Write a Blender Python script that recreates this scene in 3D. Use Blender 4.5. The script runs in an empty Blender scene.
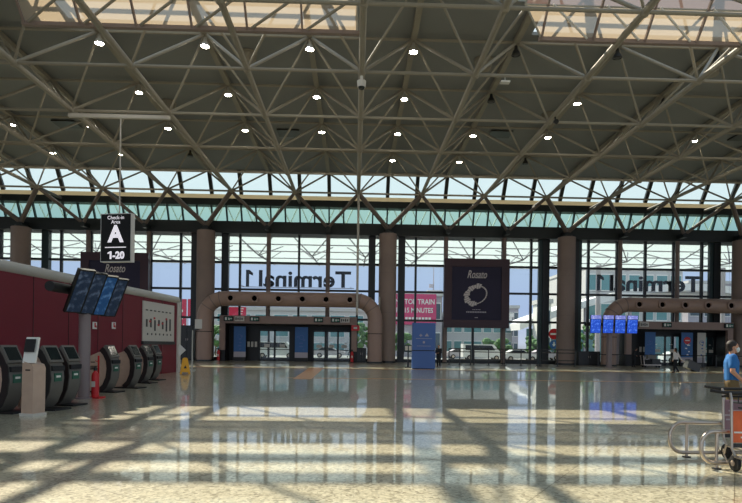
import bpy, bmesh, math, random
from mathutils import Vector, Matrix, Euler
random.seed(7)
PI = math.pi
S = bpy.context.scene
COL = S.collection
# ------------------------------------------------------------------ camera numbers (measured from the vanishing points)
F, PSI, RHO, PY, EYE = 568.358, 0.0285, 0.0132, 345.29, 1.6
def ray(px, py):
    dx, dy = px-371, py-PY
    c, s = math.cos(RHO), math.sin(RHO)
    u, v = c*dx+s*dy, -s*dx+c*dy
    cp, sp = math.cos(PSI), math.sin(PSI)
    return Vector((cp*u/F+sp, -sp*u/F+cp, -v/F))
def at(px, py, Y):                     # the point at depth Y seen at that place
    d = ray(px, py); t = Y/d.y
    return Vector((d.x*t, Y, EYE+d.z*t))
def fl(px, py):                        # the floor point seen at that place
    d = ray(px, py); t = -EYE/d.z
    return Vector((d.x*t, d.y*t, 0))
G = 5.6
X0 = 0.029*G
RY = lambda r: (4.9875+r)*G            # depth of a row of the space frame
KX = lambda k: X0+k*G                  # lateral place of a line of the space frame
ZB = 2.3966*G+EYE
ZT = lambda y: 18.185-0.0264*(y-RY(.5))
DECK = lambda y: ZT(y)+0.26
# ------------------------------------------------------------------ materials
def lin(r, g, b):
    f = lambda c: (c/255/12.92) if c/255 <= .04045 else ((c/255+.055)/1.055)**2.4
    return (f(r), f(g), f(b), 1)
MATS = {}
def mat(name, rgb, rough=.5, metal=0, var=.0, scale=6, spec=.5, bump=0, emit=None, es=0):
    if name in MATS: return MATS[name]
    m = bpy.data.materials.new(name); m.use_nodes = True
    nt = m.node_tree; b = nt.nodes['Principled BSDF']
    col = lin(*rgb)
    b.inputs['Base Color'].default_value = col
    b.inputs['Roughness'].default_value = rough
    b.inputs['Metallic'].default_value = metal
    b.inputs['Specular IOR Level'].default_value = spec
    tc = nt.nodes.new('ShaderNodeTexCoord')
    nz = nt.nodes.new('ShaderNodeTexNoise'); nz.inputs['Scale'].default_value = scale; nz.inputs['Detail'].default_value = 3
    nt.links.new(tc.outputs['Object'], nz.inputs['Vector'])
    if var:
        mx = nt.nodes.new('ShaderNodeMix'); mx.data_type = 'RGBA'
        mx.inputs['A'].default_value = tuple(c*(1-var) for c in col[:3])+(1,)
        mx.inputs['B'].default_value = tuple(min(1, c*(1+var)) for c in col[:3])+(1,)
        nt.links.new(nz.outputs['Fac'], mx.inputs['Factor']); nt.links.new(mx.outputs['Result'], b.inputs['Base Color'])
    if bump:
        bp = nt.nodes.new('ShaderNodeBump'); bp.inputs['Strength'].default_value = bump; bp.inputs['Distance'].default_value = .01
        nt.links.new(nz.outputs['Fac'], bp.inputs['Height']); nt.links.new(bp.outputs['Normal'], b.inputs['Normal'])
    if emit:
        b.inputs['Emission Color'].default_value = lin(*emit); b.inputs['Emission Strength'].default_value = es
    MATS[name] = m
    return m
def glass(name, tint, gloss=1.0):
    m = bpy.data.materials.new(name); m.use_nodes = True; nt = m.node_tree
    nt.nodes.remove(nt.nodes['Principled BSDF'])
    out = nt.nodes['Material Output']
    t = nt.nodes.new('ShaderNodeBsdfTransparent'); t.inputs['Color'].default_value = (*tint, 1)
    g = nt.nodes.new('ShaderNodeBsdfGlossy'); g.inputs['Roughness'].default_value = .02
    fr = nt.nodes.new('ShaderNodeFresnel'); fr.inputs['IOR'].default_value = 1.35
    mx = nt.nodes.new('ShaderNodeMixShader')
    nt.links.new(fr.outputs[0], mx.inputs[0]); nt.links.new(t.outputs[0], mx.inputs[1]); nt.links.new(g.outputs[0], mx.inputs[2])
    nt.links.new(mx.outputs[0], out.inputs[0])
    return m
def fabric(name, rgb, trans=.55, hole=.0, weave=0):
    m = bpy.data.materials.new(name); m.use_nodes = True; nt = m.node_tree
    nt.nodes.remove(nt.nodes['Principled BSDF']); out = nt.nodes['Material Output']
    d = nt.nodes.new('ShaderNodeBsdfDiffuse'); t = nt.nodes.new('ShaderNodeBsdfTranslucent')
    d.inputs['Color'].default_value = lin(*rgb); t.inputs['Color'].default_value = lin(*rgb)
    mx = nt.nodes.new('ShaderNodeMixShader'); mx.inputs[0].default_value = trans
    nt.links.new(d.outputs[0], mx.inputs[1]); nt.links.new(t.outputs[0], mx.inputs[2])
    last = mx
    if hole:
        tr = nt.nodes.new('ShaderNodeBsdfTransparent'); m2 = nt.nodes.new('ShaderNodeMixShader'); m2.inputs[0].default_value = hole
        nt.links.new(mx.outputs[0], m2.inputs[1]); nt.links.new(tr.outputs[0], m2.inputs[2]); last = m2
    nt.links.new(last.outputs[0], out.inputs[0])
    return m
def floor_mat():
    m = bpy.data.materials.new('polished_terrazzo'); m.use_nodes = True; nt = m.node_tree
    b = nt.nodes['Principled BSDF']; N = nt.nodes.new; L = nt.links.new
    tc = N('ShaderNodeTexCoord')
    v = N('ShaderNodeTexVoronoi'); v.inputs['Scale'].default_value = 30
    L(tc.outputs['Object'], v.inputs['Vector'])
    r = N('ShaderNodeValToRGB'); e = r.color_ramp.elements
    e[0].position, e[0].color = .0, lin(140, 131, 108)
    e[1].position, e[1].color = 1., lin(218, 209, 182)
    x = e.new(.35); x.color = lin(184, 175, 148)
    sep = N('ShaderNodeSeparateColor'); L(v.outputs['Color'], sep.inputs[0]); L(sep.outputs[0], r.inputs[0])
    bk = N('ShaderNodeTexBrick'); bk.offset = 0
    bk.inputs['Scale'].default_value = 1; bk.inputs['Brick Width'].default_value = 1.8; bk.inputs['Row Height'].default_value = 1.8
    bk.inputs['Mortar Size'].default_value = .006; bk.inputs['Mortar Smooth'].default_value = 0
    bk.inputs['Color1'].default_value = (1, 1, 1, 1); bk.inputs['Color2'].default_value = (.93, .93, .92, 1); bk.inputs['Mortar'].default_value = (.45, .43, .4, 1)
    mp = N('ShaderNodeMapping'); mp.inputs['Rotation'].default_value = (0, 0, .6)
    L(tc.outputs['Object'], mp.inputs['Vector']); L(mp.outputs[0], bk.inputs['Vector'])
    mx = N('ShaderNodeMix'); mx.data_type = 'RGBA'; mx.blend_type = 'MULTIPLY'; mx.inputs['Factor'].default_value = 1
    L(r.outputs[0], mx.inputs['A']); L(bk.outputs['Color'], mx.inputs['B']); L(mx.outputs['Result'], b.inputs['Base Color'])
    nz = N('ShaderNodeTexNoise'); nz.inputs['Scale'].default_value = .9; nz.inputs['Detail'].default_value = 2
    L(tc.outputs['Object'], nz.inputs['Vector'])
    bp = N('ShaderNodeBump'); bp.inputs['Strength'].default_value = .06; bp.inputs['Distance'].default_value = .02
    L(nz.outputs['Fac'], bp.inputs['Height']); L(bp.outputs['Normal'], b.inputs['Normal'])
    b.inputs['Roughness'].default_value = .3; b.inputs['Specular IOR Level'].default_value = .5
    b.inputs['Coat Weight'].default_value = .72; b.inputs['Coat Roughness'].default_value = .035; L(bp.outputs['Normal'], b.inputs['Coat Normal'])
    return m
M = dict(
    floor=floor_mat(),
    deck=mat('grey_ceiling_deck', (140, 142, 140), .8, var=.06, scale=.3),
    steel=mat('painted_tube_steel', (158, 151, 136), .62, var=.06, scale=2),
    rakershade=mat('backlit_shade_tube_steel', (112, 100, 92), .5, var=.08, scale=2),  # same paint as the frame steel, browned darker to stand for backlit shade
    darkbeam=mat('dark_green_beam', (26, 34, 33), .5, var=.2, scale=1),
    frame=mat('dark_window_frame', (30, 34, 36), .4, var=.1),
    greenframe=mat('dark_green_frame', (42, 62, 62), .4, var=.1),
    post=mat('brown_painted_post', (124, 108, 100), .5, var=.08),
    column=mat('taupe_column', (136, 118, 108), .55, var=.08, scale=1.5),
    duct=mat('brown_duct', (156, 130, 117), .42, var=.08, scale=1.5),
    ductdark=mat('nozzle_dark', (22, 18, 17), .6),
    brownbox=mat('brown_portal', (146, 122, 112), .5, var=.08),
    baffleframe=mat('baffle_frame_paint', (150, 132, 124), .6, var=.05),
    polegrey=mat('brownish_grey_pole', (132, 118, 118), .5, var=.05),
    signwhite=mat('backlit_white_letter', (236, 234, 238), .5, emit=(236, 230, 238), es=.55),
    signblack=mat('sign_black', (9, 9, 10), .65),
    black=mat('matt_black', (16, 16, 18), .5, var=.1),
    dark=mat('dark_grey_plastic', (44, 45, 47), .4, var=.1),
    red=mat('maroon_wall_panel', (116, 10, 34), .5, var=.08, scale=.8),
    capgrey=mat('pale_cap_rail', (186, 182, 172), .4, var=.05),
    white=mat('white_paint', (232, 230, 224), .5, var=.03),
    offwhite=mat('off_white_panel', (206, 200, 190), .5, var=.05),
    beige=mat('beige_cabinet', (190, 162, 142), .5, var=.16, scale=5),
    kgrey=mat('kiosk_grey_shell', (104, 100, 94), .35, var=.08),
    kdark=mat('kiosk_dark_edge', (38, 34, 34), .4, var=.1),
    screen=mat('dark_glass_screen', (28, 38, 40), .12),
    kgreen=mat('green_card_label', (30, 92, 70), .4),
    firered=mat('extinguisher_red', (196, 24, 28), .35, var=.06),
    yellow=mat('safety_yellow', (240, 170, 20), .45, var=.06),
    orangeline=mat('orange_floor_tape', (206, 132, 40), .3, var=.1, scale=1),
    blue=mat('poster_blue', (44, 98, 158), .4, var=.08, scale=.8),
    totem=mat('totem_blue', (70, 104, 168), .35, var=.06, scale=.8),
    navy=mat('advert_navy', (24, 17, 50), .6, var=.2, scale=.7),
    maroonframe=mat('advert_dark_maroon_frame', (52, 20, 28), .4, var=.25, scale=.6),
    silver=mat('silver_print', (200, 192, 188), .4),
    exitgreen=mat('exit_green', (20, 96, 72), .4),
    steelrail=mat('brushed_steel_rail', (190, 178, 166), .28, .9, var=.1),
    orangead=mat('orange_advert', (222, 104, 58), .5, var=.22, scale=9),
    purple=mat('mauve_panel', (140, 112, 124), .5, var=.1),
    rubber=mat('black_rubber', (24, 24, 25), .7, var=.1),
    skin=mat('skin', (196, 142, 112), .55, var=.06),
    hair=mat('dark_hair', (34, 26, 22), .6, var=.2),
    polo=mat('blue_polo_cloth', (38, 104, 168), .85, var=.1, scale=12),
    khaki=mat('khaki_cloth', (110, 92, 62), .85, var=.1, scale=12),
    mask=mat('pale_face_mask', (214, 224, 218), .7),
    whitecloth=mat('white_cloth', (216, 206, 200), .85, var=.06),
    blackcloth=mat('black_cloth', (26, 28, 34), .85, var=.1),
    asphalt=mat('asphalt', (128, 128, 126), .9, var=.1, scale=.5),
    kerb=mat('pale_pavement', (190, 186, 178), .85, var=.08, scale=.8),
    concrete=mat('pale_concrete', (200, 198, 196), .8, var=.06, scale=.4),
    lilac=mat('grey_lilac_facade', (176, 170, 178), .8, var=.05, scale=.3),
    tealglass=mat('teal_building_glass', (104, 150, 152), .15, var=.15, scale=.3),
    darkpane=mat('building_window', (84, 98, 108), .2, var=.2, scale=.3),
    whiteshell=mat('white_roof_shell', (236, 234, 232), .6, var=.03),
    banner=mat('raspberry_banner', (206, 62, 110), .6, var=.08, scale=.3),
    bannered=mat('red_banner', (200, 40, 76), .6, var=.08, scale=.3),
    leaf=mat('leaf_green', (74, 112, 58), .8, var=.3, scale=4),
    carwhite=mat('car_white', (230, 230, 230), .25),
    carglass=mat('car_glass', (40, 46, 54), .1),
    letters=mat('black_letter', (18, 18, 22), .5),
    sunboard=fabric('cream_translucent_board', (214, 206, 186), .45),
    baffle=fabric('cream_baffle_fabric', (186, 168, 144), .5, .17),
    baffleshade=fabric('shade_tinted_baffle_fabric', (130, 108, 104), .4, .2),  # same baffle cloth, its unlit shade put into a darker tint
    canopy=fabric('white_canopy_sheet', (208, 218, 216), .6),
    glass=glass('clear_glass', (.93, .96, .97)),
    teal=glass('teal_glass', (.46, .67, .60)),
    skyglass=glass('pale_cyan_glass', (.90, .98, .98)),
    lamp=mat('lamp_lens', (255, 250, 240), .3, emit=(255, 246, 232), es=85),
    lampoff=mat('unlit_lens', (66, 62, 58), .3),
)
def screen_mat(name, blue, strength):
    m = bpy.data.materials.new(name); m.use_nodes = True; nt = m.node_tree; b = nt.nodes['Principled BSDF']
    N = nt.nodes.new; L = nt.links.new
    tc = N('ShaderNodeTexCoord'); nz = N('ShaderNodeTexNoise'); nz.inputs['Scale'].default_value = 7
    L(tc.outputs['Object'], nz.inputs['Vector'])
    r = N('ShaderNodeValToRGB'); r.color_ramp.elements[0].position = .5; r.color_ramp.elements[1].position = .72
    r.color_ramp.elements[0].color = lin(*blue); r.color_ramp.elements[1].color = lin(*[min(255, c+70) for c in blue])
    L(nz.outputs['Fac'], r.inputs[0]); L(r.outputs[0], b.inputs['Emission Color']); b.inputs['Emission Strength'].default_value = strength
    b.inputs['Base Color'].default_value = lin(16, 20, 30); b.inputs['Roughness'].default_value = .2
    return m
M['bluescreen'] = screen_mat('bright_blue_screen', (22, 74, 196), .8)
M['bluehead'] = screen_mat('pale_screen_header', (120, 128, 206), .8)
M['dimscreen'] = screen_mat('dim_blue_screen', (28, 46, 70), .35)
M['dimscreenblue'] = screen_mat('dim_bright_blue_screen', (26, 72, 120), .4)
# ------------------------------------------------------------------ mesh builder
class MB:
    def __init__(s): s.bm = bmesh.new()
    def _add(s, vs, fs):
        v = [s.bm.verts.new(p) for p in vs]
        for f in fs:
            try: s.bm.faces.new([v[i] for i in f])
            except ValueError: pass
        return s
    def box(s, c, d, rz=0, mtx=None):
        x, y, z = d[0]/2, d[1]/2, d[2]/2
        vs = [Vector((a*x, b*y, e*z)) for a in (-1, 1) for b in (-1, 1) for e in (-1, 1)]
        R = mtx if mtx is not None else Matrix.Rotation(rz, 3, 'Z')
        vs = [R @ v + Vector(c) for v in vs]
        return s._add(vs, [(0, 1, 3, 2), (4, 6, 7, 5), (0, 4, 5, 1), (2, 3, 7, 6), (0, 2, 6, 4), (1, 5, 7, 3)])
    def span(s, lo, hi):
        return s.box([(a+b)/2 for a, b in zip(lo, hi)], [abs(b-a) for a, b in zip(lo, hi)])
    def bar(s, p0, p1, w, h, up=(0, 0, 1)):          # rectangular bar
        p0, p1 = Vector(p0), Vector(p1); d = p1-p0; y = d.normalized(); u = Vector(up)
        x = y.cross(u)
        if x.length < 1e-4: x = y.cross(Vector((1, 0, 0)))
        x.normalize(); z = x.cross(y)
        return s.box((p0+p1)/2, (w, d.length, h), mtx=Matrix((x, y, z)).transposed())
    def tube(s, pts, r, n=8, closed=False, cap=True):
        pts = [Vector(p) for p in pts]; k = len(pts); rr = r if isinstance(r, (list, tuple)) else [r]*k
        rings = []; ref = None
        for i, p in enumerate(pts):
            if closed: t = pts[(i+1) % k]-pts[i-1]
            else: t = pts[min(i+1, k-1)]-pts[max(i-1, 0)]
            t.normalize()
            if ref is None:
                ref = Vector((0, 0, 1)) if abs(t.z) < .9 else Vector((0, 1, 0))
            x = t.cross(ref).normalized(); y = x.cross(t).normalized(); ref = y
            rings.append([s.bm.verts.new(p+(x*math.cos(2*PI*j/n)+y*math.sin(2*PI*j/n))*rr[i]) for j in range(n)])
        m = k if closed else k-1
        for i in range(m):
            a, b = rings[i], rings[(i+1) % k]
            for j in range(n): s.bm.faces.new((a[j], a[(j+1) % n], b[(j+1) % n], b[j]))
        if cap and not closed:
            s.bm.faces.new(rings[0][::-1]); s.bm.faces.new(rings[-1])
        return s
    def lathe(s, prof, c=(0, 0, 0), n=20, mtx=None, sc=(1, 1)):     # prof: list of (radius, z)
        R = mtx if mtx is not None else Matrix.Identity(3); rings = []
        for r, z in prof:
            if r < 1e-5: rings.append([s.bm.verts.new(R @ Vector((0, 0, z))+Vector(c))])
            else: rings.append([s.bm.verts.new(R @ Vector((r*sc[0]*math.cos(2*PI*j/n), r*sc[1]*math.sin(2*PI*j/n), z))+Vector(c)) for j in range(n)])
        for a, b in zip(rings, rings[1:]):
            for j in range(n):
                q = [a[j % len(a)], a[(j+1) % len(a)], b[(j+1) % len(b)], b[j % len(b)]]
                q2 = []
                for w in q:
                    if w not in q2: q2.append(w)
                if len(q2) > 2: s.bm.faces.new(q2)
        for e in (rings[0], rings[-1]):
            if len(e) > 2: s.bm.faces.new(e)
        return s
    def ball(s, c, r, n=12, sc=(1, 1, 1)):
        h = n//2
        prof = [(r*math.sin(PI*i/h)*1.0, -r*math.cos(PI*i/h)*sc[2]) for i in range(h+1)]
        prof[0] = (0, prof[0][1]); prof[-1] = (0, prof[-1][1])
        return s.lathe(prof, c, n, sc=(sc[0], sc[1]))
    def prism(s, poly, a, b, mtx=None, c=(0, 0, 0)):   # polygon in (x, z), extruded along y from a to b
        R = mtx if mtx is not None else Matrix.Identity(3); n = len(poly)
        v0 = [s.bm.verts.new(R @ Vector((x, a, z))+Vector(c)) for x, z in poly]
        v1 = [s.bm.verts.new(R @ Vector((x, b, z))+Vector(c)) for x, z in poly]
        s.bm.faces.new(v0); s.bm.faces.new(v1[::-1])
        for i in range(n): s.bm.faces.new((v0[i], v1[i], v1[(i+1) % n], v0[(i+1) % n]))
        return s
    def quad(s, a, b, c, d): return s._add([a, b, c, d], [(0, 1, 2, 3)])
    def build(s, name, m, parent=None, bevel=0, origin=None):
        if bevel:
            es = [e for e in s.bm.edges if len(e.link_faces) == 2 and e.calc_face_angle(0) > .6]
            bmesh.ops.bevel(s.bm, geom=es, offset=bevel, segments=2, affect='EDGES', clamp_overlap=True)
        bmesh.ops.recalc_face_normals(s.bm, faces=s.bm.faces)
        me = bpy.data.meshes.new(name)
        if origin is not None: bmesh.ops.translate(s.bm, verts=s.bm.verts, vec=-Vector(origin))
        s.bm.to_mesh(me); s.bm.free()
        me.polygons.foreach_set('use_smooth', [True]*len(me.polygons)); me.set_sharp_from_angle(angle=.6)
        me.materials.append(M[m] if isinstance(m, str) else m)
        o = bpy.data.objects.new(name, me); COL.objects.link(o)
        if origin is not None: o.location = origin
        if parent is not None: o.parent = parent
        return o
def tag(o, label=None, cat=None, group=None, kind=None):
    for k, v in (('label', label), ('category', cat), ('group', group), ('kind', kind)):
        if v: o[k] = v
    return o
def thing(name, label, cat, loc=(0, 0, 0), rz=0, group=None):
    o = bpy.data.objects.new(name, None); COL.objects.link(o); o.location = loc; o.rotation_euler = (0, 0, rz)
    o.empty_display_size = .2
    return tag(o, label, cat, group)
def struct(o): o['kind'] = 'structure'; return o
def group_root(name): return struct(thing(name, None, None))
def kids(o): return [c for c in bpy.data.objects if c.parent is o]
def dup(root, loc, rz=None, label=None):
    r = root.copy(); COL.objects.link(r); r.location = loc
    if rz is not None: r.rotation_euler = (0, 0, rz)
    if label: r['label'] = label
    for ch in kids(root):
        c = ch.copy(); COL.objects.link(c); c.parent = r
        for g in kids(ch):
            d = g.copy(); COL.objects.link(d); d.parent = c
    return r
def text(body, size, loc, m, parent, rot=(PI/2, 0, 0), ext=.005, name='lettering', shear=0, off=0, sx=1, align='CENTER'):
    cu = bpy.data.curves.new(name, 'FONT'); cu.body = body; cu.size = size; cu.extrude = ext; cu.offset = off
    cu.align_x = align; cu.align_y = 'CENTER'; cu.shear = shear; cu.resolution_u = 3
    t = bpy.data.objects.new('tmp', cu); COL.objects.link(t)
    dg = bpy.context.evaluated_depsgraph_get(); dg.update()
    me = bpy.data.meshes.new_from_object(t.evaluated_get(dg)); me.name = name
    bpy.data.objects.remove(t); bpy.data.curves.remove(cu)
    me.materials.clear(); me.materials.append(M[m])
    o = bpy.data.objects.new(name, me); COL.objects.link(o)
    o.location = loc; o.rotation_euler = rot; o.scale = (sx, 1, 1)
    if parent is not None: o.parent = parent
    return o
ORD = ['first', 'second', 'third', 'fourth', 'fifth', 'sixth', 'seventh', 'eighth', 'ninth', 'tenth', 'eleventh', 'twelfth', 'thirteenth', 'fourteenth', 'fifteenth']
# ------------------------------------------------------------------ camera
cam = bpy.data.cameras.new('camera'); co = bpy.data.objects.new('camera', cam); COL.objects.link(co)
R_ = Vector((math.cos(PSI), -math.sin(PSI), 0)); U_ = Vector((0, 0, 1)); F_ = Vector((math.sin(PSI), math.cos(PSI), 0))
cr, sr = math.cos(RHO), math.sin(RHO)
cx = R_*cr+U_*sr; cy = -R_*sr+U_*cr
co.matrix_world = Matrix((cx, cy, -F_)).transposed().to_4x4(); co.location = (0, 0, EYE)
cam.sensor_width = 36; cam.lens = F/742*36; cam.shift_y = (PY-251.5)/742; cam.clip_end = 1000
S.camera = co
# ------------------------------------------------------------------ world and sun
w = bpy.data.worlds.new('sky'); S.world = w; w.use_nodes = True; nt = w.node_tree
bg = nt.nodes['Background']; tc = nt.nodes.new('ShaderNodeTexCoord'); sx = nt.nodes.new('ShaderNodeSeparateXYZ'); rp = nt.nodes.new('ShaderNodeValToRGB')
mr = nt.nodes.new('ShaderNodeMapRange'); mr.inputs[1].default_value = -1; mr.inputs[2].default_value = 1
nt.links.new(tc.outputs['Generated'], sx.inputs[0]); nt.links.new(sx.outputs['Z'], mr.inputs[0]); nt.links.new(mr.outputs[0], rp.inputs[0]); nt.links.new(rp.outputs[0], bg.inputs[0])
e = rp.color_ramp.elements
e[0].position, e[0].color = 0, lin(120, 116, 108)
e[1].position, e[1].color = 1, lin(150, 190, 235)
for p, c in ((.495, (150, 148, 146)), (.502, (206, 212, 228)), (.53, (178, 196, 230)), (.57, (184, 204, 232)), (.61, (228, 242, 246)), (.75, (226, 242, 248))):
    x = e.new(p); x.color = lin(*c)
bg.inputs[1].default_value = .84
sd = Vector((.51, -.854, -1)).normalized()
sl = bpy.data.lights.new('sun', 'SUN'); so = bpy.data.objects.new('sun', sl); COL.objects.link(so)
so.rotation_euler = sd.to_track_quat('-Z', 'Y').to_euler(); so.location = (-30, 60, 60)
sl.energy = 6.6; sl.color = (1, .92, .74); sl.angle = math.radians(.55)
S.view_settings.view_transform = 'Standard'; S.view_settings.look = 'None'; S.view_settings.gamma = 1; S.view_settings.use_curve_mapping = False
S.view_settings.exposure = .28
# ================================================================== SETTING
WY = 54.6
b = MB(); b.span((-62, -22, -.3), (62, 55.6, 0)); struct(b.build('floor', 'floor'))
fr = group_root('trim_1')
b = MB(); b.span((-22, 38.2, 0), (46, 38.6, .006)); b.build('floor_stripe', 'orangeline', fr)
b = MB(); b.span((-3.2, 27.05, 0), (46, 27.32, .006)); b.build('floor_stripe', 'orangeline', fr)
p0, p1 = fl(324, 368), fl(295, 379)
b = MB(); b.prism([(p0.x-1.0, p0.y), (p0.x, p0.y), (p1.x+.75, p1.y), (p1.x-.1, p1.y)], 0, .009, Matrix(((1, 0, 0), (0, 0, 1), (0, 1, 0)))); b.build('floor_stripe', 'orangeline', fr)
# ceiling deck with two rooflight openings, lengthened behind the camera for bounce light
b = MB()
ys = [-22, -17, 27.6, 30.4, 53.6]
for i in range(5):
    for j in range(4):
        xs = [-62, -15.3, -.2, 5.5 if j == 1 else 9.3, 26, 62]  # right opening widened out of view so sun reaches the baffle
        if j in (1, 2) and i in (1, 3): continue
        vs = []
        for zz in (0, .18):
            for (x, y) in ((xs[i], ys[j]), (xs[i+1], ys[j]), (xs[i+1], ys[j+1]), (xs[i], ys[j+1])): vs.append((x, y, DECK(y)+zz))
        b._add(vs, [(0, 1, 2, 3), (7, 6, 5, 4), (0, 4, 5, 1), (1, 5, 6, 2), (2, 6, 7, 3), (3, 7, 4, 0)])
for i in (1, 3):                       # glazing beams across the rooflights
    for base in (0, -5.6, -11.2, -16.8, -22.4, -28, -33.6):
        for y, w_ in ((28.6, .14), (26.9, .12), (24.0, .55), (22.7, .2)):
            y += base
            xs = [-62, -15.3, -.2, 5.5 if y < 27.6 else 9.3, 26, 62]
            if y > -16: b.span((xs[i], y-w_/2, DECK(y)+.02), (xs[i+1], y+w_/2, DECK(y)+.16))
struct(b.build('ceiling', 'deck'))
# facade beams
b = MB(); b.span((-48, 53.72, 12.0), (48, 55.7, 13.1)); struct(b.build('trim_2', 'darkbeam'))
b = MB(); b.span((-48, 54.3, 14.74), (48, 55.3, 15.36)); struct(b.build('trim_3', 'darkbeam'))
b = MB(); b._add([(-48, 54.9, 15.9), (48, 54.9, 15.9), (48, 55.2, 15.32), (-48, 55.2, 15.32), (-48, 54.86, 15.88), (48, 54.86, 15.88), (48, 55.16, 15.3), (-48, 55.16, 15.3)],
   [(0, 1, 2, 3), (7, 6, 5, 4), (0, 4, 5, 1), (1, 5, 6, 2), (2, 6, 7, 3), (3, 7, 4, 0)]); struct(b.build('trim_4', 'sunboard'))
b = MB(); b.span((-48, 53.45, DECK(53.55)-.14), (48, 53.75, DECK(53.55)+.2)); struct(b.build('trim_5', 'capgrey'))
# main windows, one per bay
TZ = (4.04, 6.78, 9.35)
bays = [(-8.5, -5.5), (-5.5, -2.5), (-2.5, .5), (.5, 3.5), (3.5, 6.5), (6.5, 8.5)]
for n, (ka, kb) in enumerate(bays):
    wr = group_root('window_%d' % (n+1)); xa, xb = KX(ka), KX(kb)
    b = MB(); b.span((xa, WY, .3), (xb, WY+.03, 12.0)); b.build('pane', 'glass', wr)
    b = MB(); b.span((xa, WY-.1, 0), (xb, WY+.15, .32)); b.build('sill', 'frame', wr)
    for z in TZ:
        b = MB(); b.span((xa, WY-.1, z-.1), (xb, WY+.13, z+.1)); b.build('transom', 'frame', wr)
    k = math.ceil(ka)
    while k < kb:
        b = MB(); b.span((KX(k)-.1, WY-.15, .3), (KX(k)+.1, WY+.14, 12.0)); b.build('mullion', 'frame', wr); k += 1
    k = ka+1
    while k < kb:
        b = MB(); b.span((KX(k)-.09, WY-.12, .3), (KX(k)+.09, WY+.14, 12.0)); b.build('mullion', 'frame', wr); k += 1
    for xx, sgn in ((xa, 1), (xb, -1)):
        if abs(xx) > 42: continue
        b = MB(); b.span((xx+sgn*1.1, WY-.35, 0), (xx+sgn*1.75, WY+.2, 12.0)); b.build('jamb_frame', 'frame' if n != 1 or sgn < 0 else 'greenframe', wr)
        if n == 4 or n == 3 and sgn < 0:
            b = MB(); b.span((xx+sgn*1.75, WY-.2, 0), (xx+sgn*2.1, WY+.15, 12.0)); b.build('jamb_frame', 'greenframe', wr)
# teal ribbon and sloped clerestory
def slopeglass(name, A, B, m, step, bw, mm):
    r = group_root(name)
    b = MB(); b._add([(-48, A[0], A[1]), (48, A[0], A[1]), (48, B[0], B[1]), (-48, B[0], B[1])], [(0, 1, 2, 3)])
    b.build('pane', m, r)
    x = KX(-8.5)
    while x < 48:
        b = MB(); b.bar((x, A[0]-.12, A[1]), (x, B[0]-.12, B[1]), bw, .24, (0, 1, 0)); b.build('mullion', mm, r); x += step
    return r
slopeglass('window_8', (54.72, 14.76), (55.5, 13.1), 'teal', G/4, .14, 'greenframe')
slopeglass('window_9', (53.6, 17.84), (54.9, 15.9), 'skyglass', G/2, .34, 'frame')
# left partition with its pale cap
pe = at(177, 372, 31.3); pe.z = 0; pn = at(0, 300, 17.8); pn.z = 0
dirw = (pn-pe).normalized(); pn2 = pe+dirw*24; nrm = Vector((-dirw.y, dirw.x, 0))
if nrm.x < 0: nrm = -nrm
HW = 4.06
wl = group_root('wall_left')
b = MB(); b.bar(pe+Vector((0, 0, HW/2-.1))-nrm*.15, pn2+Vector((0, 0, HW/2-.1))-nrm*.15, .3, HW-.2); b.build('panel', 'red', wl)
b = MB(); b.tube([pe-dirw*.1+Vector((0, 0, HW-.14))-nrm*.1, pn2+Vector((0, 0, HW-.14))-nrm*.1], .2, 12); b.build('cap_rail', 'capgrey', wl)
b = MB(); b.bar(pe-dirw*.12-nrm*.1, pe-dirw*.12-nrm*.1+Vector((0, 0, HW-.2)), .5, .3, (1, 0, 0)); b.build('end_post', 'offwhite', wl)
for i in range(1, 12):
    q = pe+dirw*(i*2.0)+nrm*.004
    b = MB(); b.bar(q, q+Vector((0, 0, HW-.3)), .02, .02); b.build('joint', 'kdark', wl)
# ================================================================== SPACE FRAME
sf = thing('space_frame', 'pale tubular steel space frame spanning the whole hall under the grey ceiling', 'roof truss')
ks = range(-8, 9); rows = range(-4, 5)
for k in ks:
    b = MB(); b.tube([(KX(k), RY(-4), ZB), (KX(k), RY(4), ZB)], .15, 8); b.build('bottom_chord', 'steel', sf)
for r in rows:
    b = MB(); b.tube([(KX(-8), RY(r), ZB), (KX(8), RY(r), ZB)], .085, 8); b.build('bottom_chord', 'steel', sf)
hk = [k+.5 for k in range(-8, 8)]; hr = [r+.5 for r in range(-5, 5)]
for k in hk:
    b = MB(); b.bar((KX(k), RY(-4.5), ZT(RY(-4.5))), (KX(k), RY(4.5), ZT(RY(4.5))), .3, .26); b.build('top_chord', 'steel', sf)
for r in hr:
    b = MB(); b.tube([(KX(hk[0]), RY(r), ZT(RY(r))), (KX(hk[-1]), RY(r), ZT(RY(r)))], .08, 8); b.build('top_chord', 'steel', sf)
diag, nodes = [], []
for k in hk:
    for r in hr:
        T = Vector((KX(k), RY(r), ZT(RY(r))))
        nodes.append((T, .15))
        for dk in (-.5, .5):
            for dr in (-.5, .5):
                if r+dr in rows: diag.append((Vector((KX(k+dk), RY(r+dr), ZB)), T, .085 if dr < 0 else .065))
for k in ks:
    for r in rows: nodes.append((Vector((KX(k), RY(r), ZB)), .22))
def inview(p):
    if p.y < 20: return False
    u = (p.x-p.y*PSI)/p.y*F; v = PY-(p.z-EYE)/p.y*F
    return abs(u) < 371 and v > -25
diag.sort(key=lambda d: (not inview((d[0]+d[1])/2), d[1].y, abs(d[1].x)))
for i, (a, c, r) in enumerate(diag[:100]):
    b = MB(); b.tube([a, c], r, 8); b.build('diagonal_strut', 'steel', sf)
b = MB()
for a, c, r in diag[100:]: b.tube([a, c], r, 6)
tag(b.build('diagonal_strut', 'steel', sf), kind='stuff')
nodes.sort(key=lambda d: (not inview(d[0]), d[0].y, abs(d[0].x)))
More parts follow.
